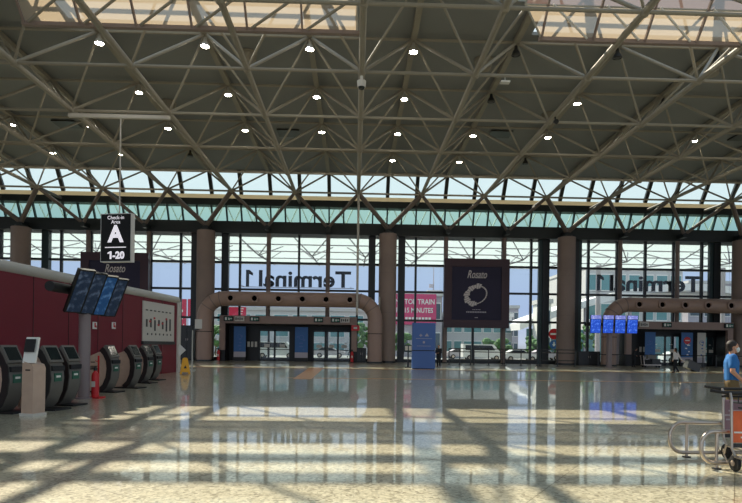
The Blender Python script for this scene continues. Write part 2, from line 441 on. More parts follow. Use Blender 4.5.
for p, r in nodes[:100]:
    b = MB(); b.ball(p, r, 10); b.build('node_joint', 'steel', sf)
b = MB()
for p, r in nodes[100:]: b.ball(p, r, 8)
tag(b.build('node_joint', 'steel', sf), kind='stuff')
cols = [-5.5, -2.5, .5, 3.5, 6.5]; CY = 52.85
for i in range(-7, 8):
    k = i+.5; big = k in cols; rr = .21 if big else .15
    foot = Vector((KX(k), CY, 12.45))
    for dk in (-.5, .5):
        b = MB(); b.tube([foot, (KX(k+dk), RY(4), ZB)], rr, 10); b.build('raker_strut', 'rakershade', sf)
    b = MB(); b.span((KX(k)-.2, CY-.25, 12.15), (KX(k)+.2, 53.75, 12.55)); b.build('foot_bracket', 'darkbeam', sf)
for k in range(-7, 8):
    b = MB(); b.tube([(KX(k), RY(4), ZB), (KX(k), 54.35, 15.1)], .13, 8); b.build('tie_strut', 'rakershade', sf)
# columns and slender posts
CL = ['thick taupe round column at the far left above the red partition', 'thick taupe round column beside the left end of the first brown duct',
      'thick taupe round column between the first brown duct and the blue totem', 'thick taupe round column between the big advert and the four bright blue screens',
      'thick taupe round column cut off by the right edge of the photo']
for k, lb in zip(cols, CL):
    t = thing('round_column', lb, 'column', (KX(k), CY, 0), group='thick round columns along the glass front')
    b = MB(); b.lathe([(.82, 0), (.82, 11.95)], n=32); b.build('shaft', 'column', t)
    b = MB(); b.lathe([(.5, 11.95), (.5, 12.15)], n=24); b.build('cap', 'darkbeam', t)
    b = MB(); b.lathe([(.86, 0), (.86, .18), (.82, .18)], n=32); b.build('base_ring', 'frame', t)
    for z in (4.6, 8.3):
        b = MB(); b.lathe([(.823, z), (.823, z+.03)], n=32); b.build('seam_ring', 'post', t)
PL = {-6.5: 'slender brown post at the far left edge behind the red partition', -4.5: 'slender brown post at the left edge of the half-hidden advert', -3.5: 'slender brown post at the right edge of the half-hidden advert',
      -1.5: 'slender brown post behind the first duct, left part of the mirrored lettering', -.5: 'slender brown post behind the first duct, right part of the mirrored lettering',
      1.5: 'slender brown post at the left edge of the fully visible dark advert', 2.5: 'slender brown post at the right edge of the fully visible dark advert',
      4.5: 'slender brown post left of centre in the window above the right duct', 5.5: 'slender brown post right of centre in the window above the right duct'}
for k, lb in PL.items():
    t = thing('slender_post', lb, 'post', (KX(k), 53.9, 0), group='slender posts between the thick columns')
    z0 = 4.125 if k in (-1.5, -.5, 4.5, 5.5) else 0
    t.location.z = z0
    b = MB(); b.lathe([(.2, 0), (.2, 12.0-z0)], n=16); b.build('shaft', 'post', t)
    b = MB(); b.lathe([(.28, 0), (.28, .08), (.2, .1)], n=16); b.build('base_ring', 'frame', t)
# ================================================================== ROOF FITTINGS
lit = {.5: [-2.5, -1.5, -.5, .5], 1.5: [-3.5, -2.5, -1.5, -.5, .5, 2.5, 4.5], 2.5: [-4.5, -3.5, -2.5, -1.5, -.5, .5, 1.5, 2.5, 3.5, 4.5], 3.5: [-4.5, -3.5, .5, 1.5]}
off = {.5: [1.5, 2.5, 3.5], 1.5: [1.5, 3.5], 3.5: [-2.5, 2.5]}
RN = {.5: 'nearest', 1.5: 'second', 2.5: 'third', 3.5: 'farthest'}
proto = {}
for r in (.5, 1.5, 2.5, 3.5):
    allk = sorted(lit[r]+off.get(r, []))
    for i, k in enumerate(allk):
        on = k in lit[r]; j = i
        lb = '%s round ceiling downlight, %s from the left in the %s lamp row' % ('lit white' if on else 'unlit dark', ORD[j], RN[r])
        loc = (KX(k), RY(r), ZT(RY(r))-.68)
        if on not in proto:
            t = thing('downlight', lb, 'lamp', loc, group='lit downlights under the roof' if on else 'unlit downlights under the roof')
            b = MB(); b.lathe([(.08, .5), (.1, .3), (.2, .16), (.25, 0), (.22, 0), (.2, .1)], n=20); b.build('housing', 'dark' if not on else 'capgrey', t)
            b = MB(); b.lathe([(0, -.02), (.15, -.005), (.21, .05)], n=20); b.build('lens', 'lamp' if on else 'lampoff', t)
            proto[on] = t
        else: dup(proto[on], loc, label=lb)
t = None
for x, y, lb in ((-20.4, 33, 'first from the left'), (-6.4, 33, 'second from the left'), (7.3, 33, 'third from the left'), (20.8, 33, 'fourth from the left')):
    lb2 = 'pale drum-shaped ceiling fitting in the nearer row, %s' % lb
    loc = (x, y, DECK(y)-.02)
    if t is None:
        t = thing('ceiling_drum', lb2, 'ceiling fitting', loc, group='pale drum fittings on the ceiling')
        b = MB(); b.lathe([(.5, 0), (.5, -.3), (.42, -.55), (0, -.6)], n=20); b.build('drum', 'steel', t)
        b = MB(); b.lathe([(.55, 0), (.55, -.1), (.5, -.1)], n=20); b.build('collar', 'steel', t)
    else: dup(t, loc, label=lb2)
dup(t, (-13.1, 39.6, DECK(39.6)-.02), label='pale drum-shaped ceiling fitting in the farther row, above the hanging check-in sign bar')
dup(t, (13.6, 40, DECK(40)-.02), label='pale drum-shaped ceiling fitting in the farther row, right half of the ceiling')
# dark air grilles on the deck
for px, py, lb in ((67, 123, 'near the left end of the hanging sign bar'), (289, 132, 'left of the middle chord'), (500, 133, 'right of the middle chord'), (744, 136, 'at the right edge')):
    d = ray(px, py); y = (18.185+.26+.0264*RY(.5)-EYE)/(d.z/d.y+.0264)
    o = tag(MB().box((d.x/d.y*y, y, DECK(y)-.09), (1.7, 1.4, .1)).build('air_grille', 'lampoff'), 'dark square air grille on the ceiling, %s' % lb, 'grille', 'air grilles on the ceiling')
# small fittings on the chords
t = thing('security_camera', 'small white security camera under the middle roof chord', 'camera', (KX(0), RY(0), ZB-.2))
b = MB(); b.lathe([(.07, -.25), (.07, 0)], n=12); b.build('bracket', 'white', t)
b = MB(); b.lathe([(.2, -.55), (.22, -.25), (.12, -.2)], n=16); b.build('housing', 'white', t)
b = MB(); b.lathe([(0, -.68), (.12, -.64), (.17, -.55)], n=16); b.build('lens_dome', 'screen', t)
p = at(505, 81, RY(0))
t = thing('wireless_antenna', 'small flat white plate hanging under a roof chord right of centre', 'antenna', (p.x, RY(0), ZB))
b = MB(); b.lathe([(.02, -.3), (.02, -.06)], n=8); b.build('stem', 'white', t)
b = MB(); b.box((0, 0, -.32), (.46, .3, .07)); b.build('plate', 'white', t, .02)
p = at(562, 113, RY(.9))
t = thing('spotlight', 'small black spotlight clamped under a roof chord on the right', 'lamp', (KX(2), RY(.8), ZB-.12))
b = MB(); b.box((0, 0, -.1), (.06, .1, .24)); b.build('clamp', 'black', t)
b = MB(); b.tube([(0, .12, -.24), (0, -.2, -.36)], [.09, .14], 12); b.build('lamp_head', 'black', t)
# thin vertical conduit, thin pipe by the column
o = MB().tube([(KX(0), RY(4)-.12, ZB-.1), (KX(0), RY(4)-.12, 4.25)], .1, 10).build('hanging_conduit', 'capgrey')
tag(o, 'thin pale vertical conduit dropping from the roof to the first entrance portal', 'conduit')
p = at(379.6, 300, 51.8)
o = MB().tube([(p.x, 51.85, 0), (p.x, 51.85, 6.0)], .055, 8).build('thin_pipe', 'capgrey')
tag(o, 'thin pale upright pipe beside the right leg of the first duct', 'pipe')
# fabric baffles
def baffle(xa, xb, yb, zb, cut, lb, mauve):
    t = thing('fabric_baffle', lb, 'baffle', group='fabric baffles under the rooflights')
    sl_ = 1.12
    P = lambda x, s, o=0: Vector((x, yb-s*.67, zb+s*.75))+Vector((0, -.74, -.67))*o     # s metres up the slope, o in front
    top = 1.9; mid = 1.25 if mauve else top
    b = MB(); b._add([P(xa+cut, 0), P(xb, 0), P(xb, mid), P(xa, mid)], [(0, 1, 2, 3)]); b.build('fabric_sheet', 'baffle', t)
    if mauve:  # upper strip of the same cloth, coloured to look unlit
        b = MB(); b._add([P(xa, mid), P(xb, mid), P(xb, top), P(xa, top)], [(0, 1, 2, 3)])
        b.build('fabric_sheet', 'baffleshade', t)
        b = MB(); b.tube([P(xa, mid, .05), P(xb, mid, .05)], .04, 8); b.build('middle_rail', 'capgrey', t)
    b = MB(); b.bar(P(xa+cut-.1, -.05, .03), P(xb+.1, -.05, .03), .2, .16); b.build('bottom_rail', 'baffleframe', t)
    for x, y in ((xa, xa+cut), (xb, xb)):
        b = MB(); b.tube([P(y, 0, .04), P(x, mid, .04), P(x, top, .04)], .045, 8); b.build('end_rail', 'capgrey', t)
    n = round((xb-xa-cut)/2.45); xs_ = [xa+cut+(xb-xa-cut)*i/n for i in range(n+1)]
    for i, x in enumerate(xs_[:-1]):
        b = MB(); b.bar(P(x, 0, .08), P(x, top, .08), .13, .08, (1, 0, 0)); b.build('upright_bar', 'baffleframe', t)
        if not mauve:
            b = MB(); b.tube([P(x+.2, .05, .1), P(xs_[i+1], top*.72, .1)], .06, 8); b.build('brace', 'steel', t)
        else:
            b = MB(); b.tube([P(xs_[i+1]-.3, .05, .1), P(x+.2, mid+.05, .1)], .05, 8); b.build('brace', 'white', t)
p, q = at(25, 22.5, 24.6), at(357, 31.5, 24.6)
baffle(p.x, q.x, 24.6, (p.z+q.z)/2, 0, 'long cream fabric baffle under the left rooflight', False)
p, q = at(541, 37, 24.6), at(760, 45, 24.6)
baffle(p.x-.95, p.x+16, 24.6, (p.z+q.z)/2, .95, 'cream fabric baffle with mauve-tinted shade on its upper strip, under the right rooflight', True)
# ================================================================== HANGING CHECK-IN SIGN
p0, p1 = KX(-3), KX(-2); yb = RY(1)
o = MB().bar((p0-.1, yb-.1, ZB-.33), (p1+.1, yb-.1, ZB-.33), .2, .2).build('hanger_bar', 'offwhite')
tag(o, 'pale horizontal bar under the roof frame that carries the check-in sign', 'bar')
a, c = at(100.5, 213.5, yb-.15), at(134, 262.5, yb-.15)
cxs, czs = (a.x+c.x)/2, (a.z+c.z)/2; W, H = c.x-a.x, a.z-c.z
t = thing('check_in_sign', 'black hanging check-in sign with a large white letter A', 'sign', (cxs, yb-.1, czs), -.2)
b = MB(); b.box((0, 0, 0), (W, .34, H)); b.build('sign_box', 'white', t, .04)
b = MB(); b.box((0, -.18, 0), (W-.1, .03, H-.1)); b.build('face_panel', 'signblack', t)
b = MB(); b.box((0, .18, 0), (W-.1, .03, H-.1)); b.build('face_panel', 'signblack', t)
b = MB(); b.tube([(.1, 0, H/2-.02), (.1, 0, ZB-.42-czs)], .04, 8); b.build('hanging_rod', 'offwhite', t)
f = -.198
text('Check-in', H*.105, (0, f, H*.41), 'signwhite', t); text('Area', H*.105, (0, f, H*.32), 'signwhite', t)
text('A', H*.47, (0, f, H*.06), 'signwhite', t, off=.05); o = text('-20', H*.2, (W*.1, f, -H*.37), 'signwhite', t, off=.025)
bz = [v.co.y for v in o.data.vertices]; x_ = W*.1+min(v.co.x for v in o.data.vertices)-.06; z_, h_ = -H*.37+min(bz), max(bz)-min(bz)
b = MB(); b.prism([(x_-.12, z_), (x_, z_), (x_, z_+h_), (x_-.1, z_+h_), (x_-.26, z_+h_*.84), (x_-.26, z_+h_*.66), (x_-.12, z_+h_*.74)], f-.005, f+.005); b.build('numeral', 'signwhite', t)
b = MB(); b.box((0, f, -H*.2), (W*.68, .012, .05)); b.build('rule_line', 'signwhite', t)
# ================================================================== ENTRANCE PORTALS AND DUCTS
def duct(lx, name):
    y = 51.0; L = at(lx, 300, y).x; r = .66
    zt = 1.6+(PY+RHO*(lx-371)-(299.6+RHO*(lx-300)))/F*y+.05
    zt = 5.6
    R = 1.75; span = 15.2
    t = thing('air_duct', name, 'duct', (L, y, 0), group='arched brown air ducts over the entrances')
    pts = [(0, 0, 0), (0, 0, zt-R)]+[(R-R*math.cos(a*PI/16), 0, zt-R+R*math.sin(a*PI/16)) for a in range(1, 9)]
    pts += [(span-R+R*math.sin(a*PI/16), 0, zt-R+R*math.cos(a*PI/16)) for a in range(0, 9)]+[(span, 0, 0)]
    b = MB(); b.tube(pts, r, 20); b.build('duct_tube', 'duct', t)
    for q in (4, 6, 8):
        for s_ in (0, 1):
            pp = pts[q] if not s_ else (span-pts[q][0], 0, pts[q][2]); i = q
            d = Vector(pts[q+1])-Vector(pts[q-1]); d.normalize()
            if s_: d.x = -d.x
            b = MB(); b.tube([Vector(pp)-d*.04, Vector(pp)+d*.04], r+.03, 20); b.build('joint_ring', 'post', t)
    for s_ in (0, span):
        b = MB(); b.tube([(s_, 0, 2.6), (s_, 0, 2.66)], r+.03, 20); b.build('joint_ring', 'ductdark', t)
        b = MB(); b.lathe([(r+.08, 0), (r+.08, .14), (r, .14)], (s_, 0, 0), 20); b.build('base_ring', 'frame', t)
    for i in range(6):
        x = 2.42+i*2.1
        RX = Matrix.Rotation(PI/2, 3, 'X')
        b = MB(); b.lathe([(.36, r-.1), (.36, r+.14), (.25, r+.14), (.2, r-.02)], (x, 0, zt), 16, RX); n_ = b.build('nozzle', 'duct', t)
        b = MB(); b.lathe([(0, r+.02), (.24, r+.02)], (x, 0, zt), 16, RX); b.build('nozzle_mouth', 'ductdark', n_)
    return t
duct(204.7, 'brown arched air duct over the entrance on the left, with six round nozzles')
duct(609.3, 'brown arched air duct over the entrance at the right edge of the photo')
def marks(b, cx, y, cz, w, h, n, seed):
    rnd = random.Random(seed)
    for i in range(n):
        ww = w*rnd.uniform(.12, .4); b.box((cx+rnd.uniform(-.5, .5)*(w-ww), y, cz+(i/(max(1, n-1))-.5)*h), (ww, .012, h/n*.45))
def portal(ox, side, Wd):
    y0, y1 = 52.0, 54.35
    t = thing('entrance_portal', 'brown boxed entrance portal with glass doors under the %s duct' % side, 'entrance', (ox, y0, 0), group='boxed entrance portals in the glass front')
    b = MB(); b.span((0, 0, 3.45), (Wd, .35, 4.15)); b.build('header', 'brownbox', t, .02)
    b = MB(); b.span((0, .35, 3.4), (Wd, y1-y0, 3.6)); b.build('soffit', 'black', t)
    b = MB(); b.span((0, .35, 3.95), (Wd, y1-y0, 4.12)); b.build('roof_panel', 'brownbox', t)
    for x in (0, Wd-.5):
        b = MB(); b.span((x, 0, 1.0), (x+.5, .35, 3.45)); b.build('side_post', 'brownbox', t)
        b = MB(); b.span((x-.02, -.02, 0), (x+.52, .37, 1.0)); b.build('post_plinth', 'black', t)
        b = MB(); b.span((x+.04, .35, 0), (x+.46, y1-y0, 3.4)); b.build('side_panel', 'black', t)
    # black back panels, with door openings
    doors = ((3.3, 6.2), (8.35, min(11.9, Wd-.55))); xs_ = [0.46]+[v for d in doors for v in d]+[Wd-.46]
    for i in range(0, len(xs_), 2):
        b = MB(); b.span((xs_[i], 1.9, 0), (xs_[i+1], 2.1, 3.4)); b.build('back_panel', 'black', t)
    for da, db in doors:
        b = MB(); b.span((da, 1.9, 2.95), (db, 2.1, 3.4)); b.build('transom_panel', 'black', t)
        n = 3 if db-da > 3.2 else 2; wv = (db-da)/n
        for i in range(n):
            d = MB().span((da+i*wv, 1.96, 0), (da+i*wv+.09, 2.04, 2.95)).span((da+(i+1)*wv-.09, 1.96, 0), (da+(i+1)*wv, 2.04, 2.95)).span((da+i*wv, 1.96, 0), (da+(i+1)*wv, 2.04, .14)).span((da+i*wv, 1.96, 2.8), (da+(i+1)*wv, 2.04, 2.95)).span((da+i*wv, 1.96, 1.05), (da+(i+1)*wv, 2.04, 1.12)).build('glass_door', 'frame', t)
            b = MB(); b.span((da+i*wv+.05, 1.995, .1), (da+(i+1)*wv-.05, 2.005, 2.85)); b.build('door_pane', 'glass', d)
            b = MB(); b.box((da+(i+.5)*wv, 1.98, 1.45), (.5, .015, .3)); marks(b, da+(i+.5)*wv, 1.98, 1.9, .8, .3, 2, i); b.build('door_sticker', 'offwhite', d)
    b = MB()
    for i, x in enumerate((2.3, 2.65, 3.0)): b.box((x, 1.88, 1.55), (.22, .02, .5))
    b.build('notice_sheet', 'offwhite', t)
    return t
P1 = at(219.5, 316, 52).x
P2 = at(626.5, 325, 52).x
portal(P1, 'left', 12.5); portal(P2, 'right', 10.1)
def poster(x0, x1, ox, lb, m='blue', dot=False, z0=.35, z1=3.2, y=53.05):
    t = thing('banner_stand', lb, 'banner', ((x0+x1)/2+ox, y, 0), group='roll-up banners inside the entrances')
    w_ = x1-x0
    b = MB(); b.box((0, 0, (z0+.5+z1)/2), (w_, .04, z1-z0-.5)); b.build('printed_sheet', m, t)
    b = MB(); b.box((0, 0, z0+.25), (w_, .042, .5)); b.build('pale_footer', 'lilac', t)
    b = MB(); b.box((0, 0, z0/2), (w_, .3, z0)); b.build('foot_box', 'black', t)
    b = MB(); marks(b, 0, -.026, 1.7, w_*.7, 1.2, 5, int(x0*10)); 
    b.tube([(-.2+.2*math.cos(a*PI/8)+.2, -.026, 2.25+.2*math.sin(a*PI/8)) for a in range(16)], .02, 5, closed=True)
    b.build('printed_marks', 'totem' if not dot else 'white', t)
    if dot:
        b = MB(); b.lathe([(0, 0), (.34, 0), (.34, .02), (0, .02)], (0, -.045, 2.45), 20, Matrix.Rotation(-PI/2, 3, 'X')); b.build('red_disc', 'firered', t)
        b = MB(); b.box((0, -.055, 2.45), (.42, .02, .09)); b.build('white_bar', 'white', t)
poster(1.1, 2.2, P1, 'blue banner at the left inside the left entrance portal')
poster(6.75, 7.95, P1, 'blue banner between the two door pairs of the left entrance portal')
poster(2.6, 3.6, P2-.3, 'dim blue banner left of the walking woman in the right entrance', 'blue')
poster(6.0, 7.1, P2-.2, 'blue banner with a red disc in the right entrance', 'blue', True)
poster(7.55, 8.35, P2-.2, 'white banner beside the red-disc banner in the right entrance', 'offwhite')
def exitsign(x, z, lb, green=True, w_=.85):
    t = thing('exit_sign', lb, 'sign', (x, 51.93, z), group='exit signs along the portal headers')
    b = MB(); b.box((0, 0, 0), (w_, .12, .42)); b.build('sign_box', 'black' if green else 'offwhite', t, .01)
    if green:
        b = MB(); b.box((-.0, -.065, 0), (w_-.16, .014, .3)); b.build('green_face', 'exitgreen', t)
        b = MB(); b.box((-.22, -.075, 0), (.16, .012, .24)); b.box((.05, -.075, .06), (.06, .012, .07)); b.box((.06, -.075, -.04), (.12, .012, .12)); b.box((.25, -.075, 0), (.18, .012, .06)); b.build('pictogram', 'white', t)
    else:
        b = MB()
        for i, dx in enumerate((-.3, -.12, .06, .24)): b.box((dx, -.065, 0), (.11, .012, .2 if i % 2 else .26))
        b.build('printed_marks', 'kdark', t)
for px, g, lb in ((228.5, True, 'green exit sign at the left end of the left portal header'), (239.5, False, 'pale plate sign at the left end of the left portal header'), (254.5, True, 'green exit sign above the left door pair of the left portal'),
              (318.5, True, 'green exit sign above the right door pair of the left portal'), (335.5, True, 'green exit sign near the right end of the left portal header'), (345, False, 'pale plate sign at the right end of the left portal header')):
    p = at(px, 320.3+RHO*(px-300), 51.93); exitsign(p.x, 3.85, lb, g)
for px, g, lb in ((644, False, 'pale plate sign on the right portal header beside the blue screens'), (667, True, 'green exit sign on the right portal header above the woman'), (729, True, 'green exit sign on the right portal header above the man in blue')):
    p = at(px, 325, 51.93); exitsign(p.x, 3.85, lb, g)
def extinguisher(loc, lb, stand=True, s=1.0, rz=0):
    t = thing('fire_extinguisher', lb, 'fire extinguisher', loc, rz, group='fire extinguishers'); t.scale = (s, s, s)
    b = MB(); b.lathe([(.0, .04), (.1, .04), (.1, .08), (.1, .62), (.085, .7), (.045, .75), (.04, .78)], n=18); b.build('cylinder', 'firered', t)
    b = MB(); b.lathe([(.05, .78), (.05, .84), (.03, .88)], n=12); b.box((-.05, 0, .9), (.2, .035, .03)); b.box((-.06, 0, .86), (.16, .03, .02)); b.build('valve_handle', 'black', t)
    b = MB(); b.tube([(-.04, 0, .83), (-.16, 0, .82), (-.24, 0, .7), (-.28, 0, .5), (-.33, 0, .36)], [.018, .018, .018, .02, .03], 8); b.build('hose', 'rubber', t)
    b = MB(); b.box((.0, -.1, .4), (.1, .02, .16)); b.build('paper_label', 'offwhite', t)
    if stand:
        b = MB(); b.box((0, 0, .02), (.42, .36, .04)); b.box((.0, .16, .6), (.04, .03, 1.2)); b.tube([(0, .14, 1.02), (0, 0, 1.06)], .012, 6); b.build('floor_stand', 'firered', t)
p = fl(95, 398); extinguisher(p, 'red fire extinguisher on a red floor stand beside the screen pole', rz=-.1)
p = at(218.3, 360, 51.6); extinguisher((p.x, 51.6, 0), 'red fire extinguisher at the left foot of the left portal', False, 1.3)
p = at(352, 360, 51.7); extinguisher((p.x, 51.7, 0), 'red fire extinguisher at the right foot of the left portal', False, 1.3)
p = at(356.5, 328, 51.9)
t = thing('alarm_box', 'red alarm box on the right post of the left portal', 'alarm box', (p.x, 52.0, p.z))
b = MB(); b.box((-.1, -.08, 0), (.75, .16, .5)); b.build('casing', 'firered', t, .02)
b = MB(); b.box((-.1, -.17, 0), (.3, .02, .18)); b.build('label_plate', 'offwhite', t)
# low black cabinets by the glass
for xa, xb, z, lb in ((356.8, 366, 1.35, 'low black cabinet between the left portal and the right duct leg'), (182, 193.5, 3.2, 'tall black cabinet left of the first duct leg'), (577, 599, 1.3, 'low black cabinet under the dark window frames left of the blue screens')):
    A, C = at(xa, 350, 52.6).x, at(xb, 350, 52.6).x
    t = thing('black_cabinet', lb, 'cabinet', ((A+C)/2, 52.6, 0)); w_ = C-A
    b = MB(); b.span((-w_/2, -.3, .08), (w_/2, .4, z)); b.build('body', 'black', t, .02)
    b = MB(); b.span((-w_/2+.04, -.26, 0), (w_/2-.04, .36, .08)); b.build('plinth', 'dark', t)
    for s_ in (-1, 1):
        d = MB().span((min(0, s_*w_/2)+.03, -.33, .14), (max(0, s_*w_/2)-.03, -.3, z-.06)).build('door', 'dark', t)
        b = MB(); b.box((s_*.08, -.345, z*.6), (.02, .03, .2)); b.build('handle', 'steelrail', d)
# grey panel between right duct and portal
A, C = at(615.5, 350, 53.2).x, at(619, 350, 53.2).x
t = thing('partition_panel', 'plain grey upright panel between the right duct leg and the right portal', 'panel', ((A+C)/2, 53.2, 0))
b = MB(); b.span((-(C-A)/2, 0, .1), ((C-A)/2, .1, 3.3)); b.build('panel', 'lilac', t)
b = MB(); b.span((-(C-A)/2-.03, -.05, 0), ((C-A)/2+.03, .15, .1)); b.build('foot', 'frame', t)
# ================================================================== ADVERT PANELS
def advert(ka, kb, zt, zb, lb):
    xa, xb = KX(ka)-.28, KX(kb)+.3; y = 53.2; w_ = xb-xa; h = zt-zb; cx_ = (xa+xb)/2; cz = (zt+zb)/2
    t = thing('advert_panel', lb, 'advert', (cx_, y, cz), group='dark jewellery adverts on the glass front')
    b = MB(); fw = .75
    for lo, hi in (((-w_/2, -h/2), (w_/2, -h/2+fw)), ((-w_/2, h/2-fw), (w_/2, h/2)), ((-w_/2, -h/2+fw), (-w_/2+fw, h/2-fw)), ((w_/2-fw, -h/2+fw), (w_/2, h/2-fw))):
        b.span((lo[0], -.2, lo[1]), (hi[0], .2, hi[1]))
    b.build('frame', 'maroonframe', t)
    b = MB(); b.span((-w_/2+fw, -.12, -h/2+fw), (w_/2-fw, .1, h/2-fw)); b.build('poster', 'navy', t)
    b = MB(); b.span((-w_/2+.1, .2, -.1), (w_/2-.1, .5, .1)); b.build('mounting_rail', 'frame', t)
    text('Rosato', 1.05, (0, -.128, h*.27), 'silver', t, shear=.35, sx=.62, off=.012)
    b = MB()
    n = 26; R = 1.0
    def el(a, k=1): 
        x, z = R*k*math.cos(a), .78*R*k*math.sin(a); q = .5
        return x*math.cos(q)-z*math.sin(q), x*math.sin(q)+z*math.cos(q)
    for i in range(n):
        a = 2*PI*i/n; w1 = .5+.14*math.sin(i*2.1) if .2*PI < a < 1.35*PI else .13
        p = [el(a, 1+w1/2), el(a, 1-w1/2), el(a+2*PI/n*.85, 1-w1/2), el(a+2*PI/n*.85, 1+w1/2)]
        b.prism([(q[0], q[1]-.15) for q in p], -.135, -.121)
    b.build('ring_picture', 'silver', t)
    b = MB()
    for i in range(12): b.box((-.9+i*.16, -.128, -h*.27), (.11, .012, .13))
    for i in range(5): b.box((-.32+i*.16, -.128, -h*.235), (.1, .012, .07))
    b.box((0, -.128, -h*.35), (.3, .012, .06)); b.build('small_print', 'lilac', t)
zt, zb_ = at(476, 259, 53.2).z, at(476, 328, 53.2).z
advert(1.5, 2.5, zt, zb_, 'large dark jewellery advert with a silver ring, fully visible in the middle window')
advert(-4.5, -3.5, zt, zb_, 'large dark jewellery advert half hidden behind the check-in sign and red partition')
# ================================================================== LEFT WALL FITTINGS
def onwall(px, py, out=.02):            # a point on the partition seen at that place
    d = ray(px, py); n = nrm; t = (pe+nrm*out-Vector((0, 0, EYE)))
    s_ = (t.x*n.x+t.y*n.y)/(d.x*n.x+d.y*n.y); return Vector((0, 0, EYE))+d*s_
rzw = math.atan2(-dirw.y, -dirw.x)      # wall direction going away
a, c = onwall(142.5, 300.5), onwall(173, 342)
tL = thing('wall_map', 'white information map board with small dark prints on the red partition', 'board', ((a.x+c.x)/2, (a.y+c.y)/2, (onwall(142.5, 300.5).z+onwall(142.5, 341).z)/2), rzw)
wb = (Vector((a.x, a.y, 0))-Vector((c.x, c.y, 0))).length; hb_ = onwall(142.5, 300.5).z-onwall(142.5, 341).z
b = MB(); b.box((0, -.02, 0), (wb, .06, hb_)); b.build('board', 'offwhite', tL)
b = MB(); b.box((0, -.04, -hb_/2-.08), (wb+.1, .12, .16)); b.build('ledge', 'dark', tL)
b = MB(); rnd = random.Random(3)
for i in range(7):
    x = -wb*.4+i*wb*.125; hh = hb_*rnd.uniform(.14, .36); b.box((x, -.056, -hb_*.05+rnd.uniform(-.1, .1)), (wb*.045, .012, hh))
    b.box((x+.1, -.056, -hb_*.32), (wb*.03, .012, hb_*.05)); b.box((x, -.056, hb_*.28), (wb*.06, .012, hb_*.03))
b.build('printed_figures', 'kdark', tL)
b = MB()
for i in range(5): b.box((-wb*.3+i*wb*.13, -.057, hb_*.1*math.sin(i*2)), (wb*.05, .012, hb_*.05))
b.build('printed_spots', 'firered', tL)
for px, py, lb in ((94.5, 325.5, 'small white pictogram plate above the fire extinguisher'), (113.5, 325.5, 'small white pictogram plate above the fourth kiosk')):
    p = onwall(px, py, .03)
    t = thing('wall_pictogram', lb, 'sign', p, rzw, group='small pictograms on the red partition')
    b = MB(); b.box((0, -.01, 0), (.3, .02, .28)); b.build('plate', 'white', t)
    b = MB(); b.box((0, -.025, .02), (.08, .012, .18)); b.box((.08, -.025, -.04), (.06, .012, .09)); b.build('pictogram', 'firered', t)
# white diamond at the wall end
p = pe+Vector((0, 0, 1.2))-dirw*.1+nrm*.09
t = tag(MB().prism([(0, -.32), (.34, 0), (0, .32), (-.1, 0)], -.02, .02, c=p).build('arrow_plate', 'white'), 'small white pointed plate at the end of the red partition', 'sign')
# slim stand pole beside wall end, wet floor sign
p = fl(187, 371)
t = thing('sign_stand', 'slim grey stand with a dark top bar behind the yellow floor sign', 'stand', (p.x, p.y+1, 0))
b = MB(); b.lathe([(.22, 0), (.22, .03), (.04, .05), (.03, 2.35)], n=14); b.build('pole', 'capgrey', t)
b = MB(); b.box((0, 0, 2.38), (.8, .06, .07)); b.build('top_bar', 'dark', t)
b = MB(); b.box((.34, 0, 2.72), (.4, .05, .55)); b.build('plate', 'offwhite', t)
p = fl(185, 374)
t = thing('wet_floor_sign', 'yellow folding wet floor sign past the end of the red partition', 'floor sign', p, .35)
for s_ in (-1, 1):
    mt = Matrix.Rotation(s_*.24, 3, 'X')
    b = MB(); b.prism([(-.25, 0), (-.17, 0), (-.15, .1), (.15, .1), (.17, 0), (.25, 0), (.13, .8), (.07, .86), (-.07, .86), (-.13, .8)], -.02, .02, mt, (0, -.2*s_*-1, 0)); q = b.build('leaf', 'yellow', t)
    b = MB(); b.prism([(-.08, .3), (.08, .3), (0, .46)], -.026*1, -.02, mt, (0, .2*s_, 0)) if s_ < 0 else b.prism([(-.08, .3), (.08, .3), (0, .46)], .02, .026, mt, (0, .2, 0)); b.build('printed_mark', 'black', q)
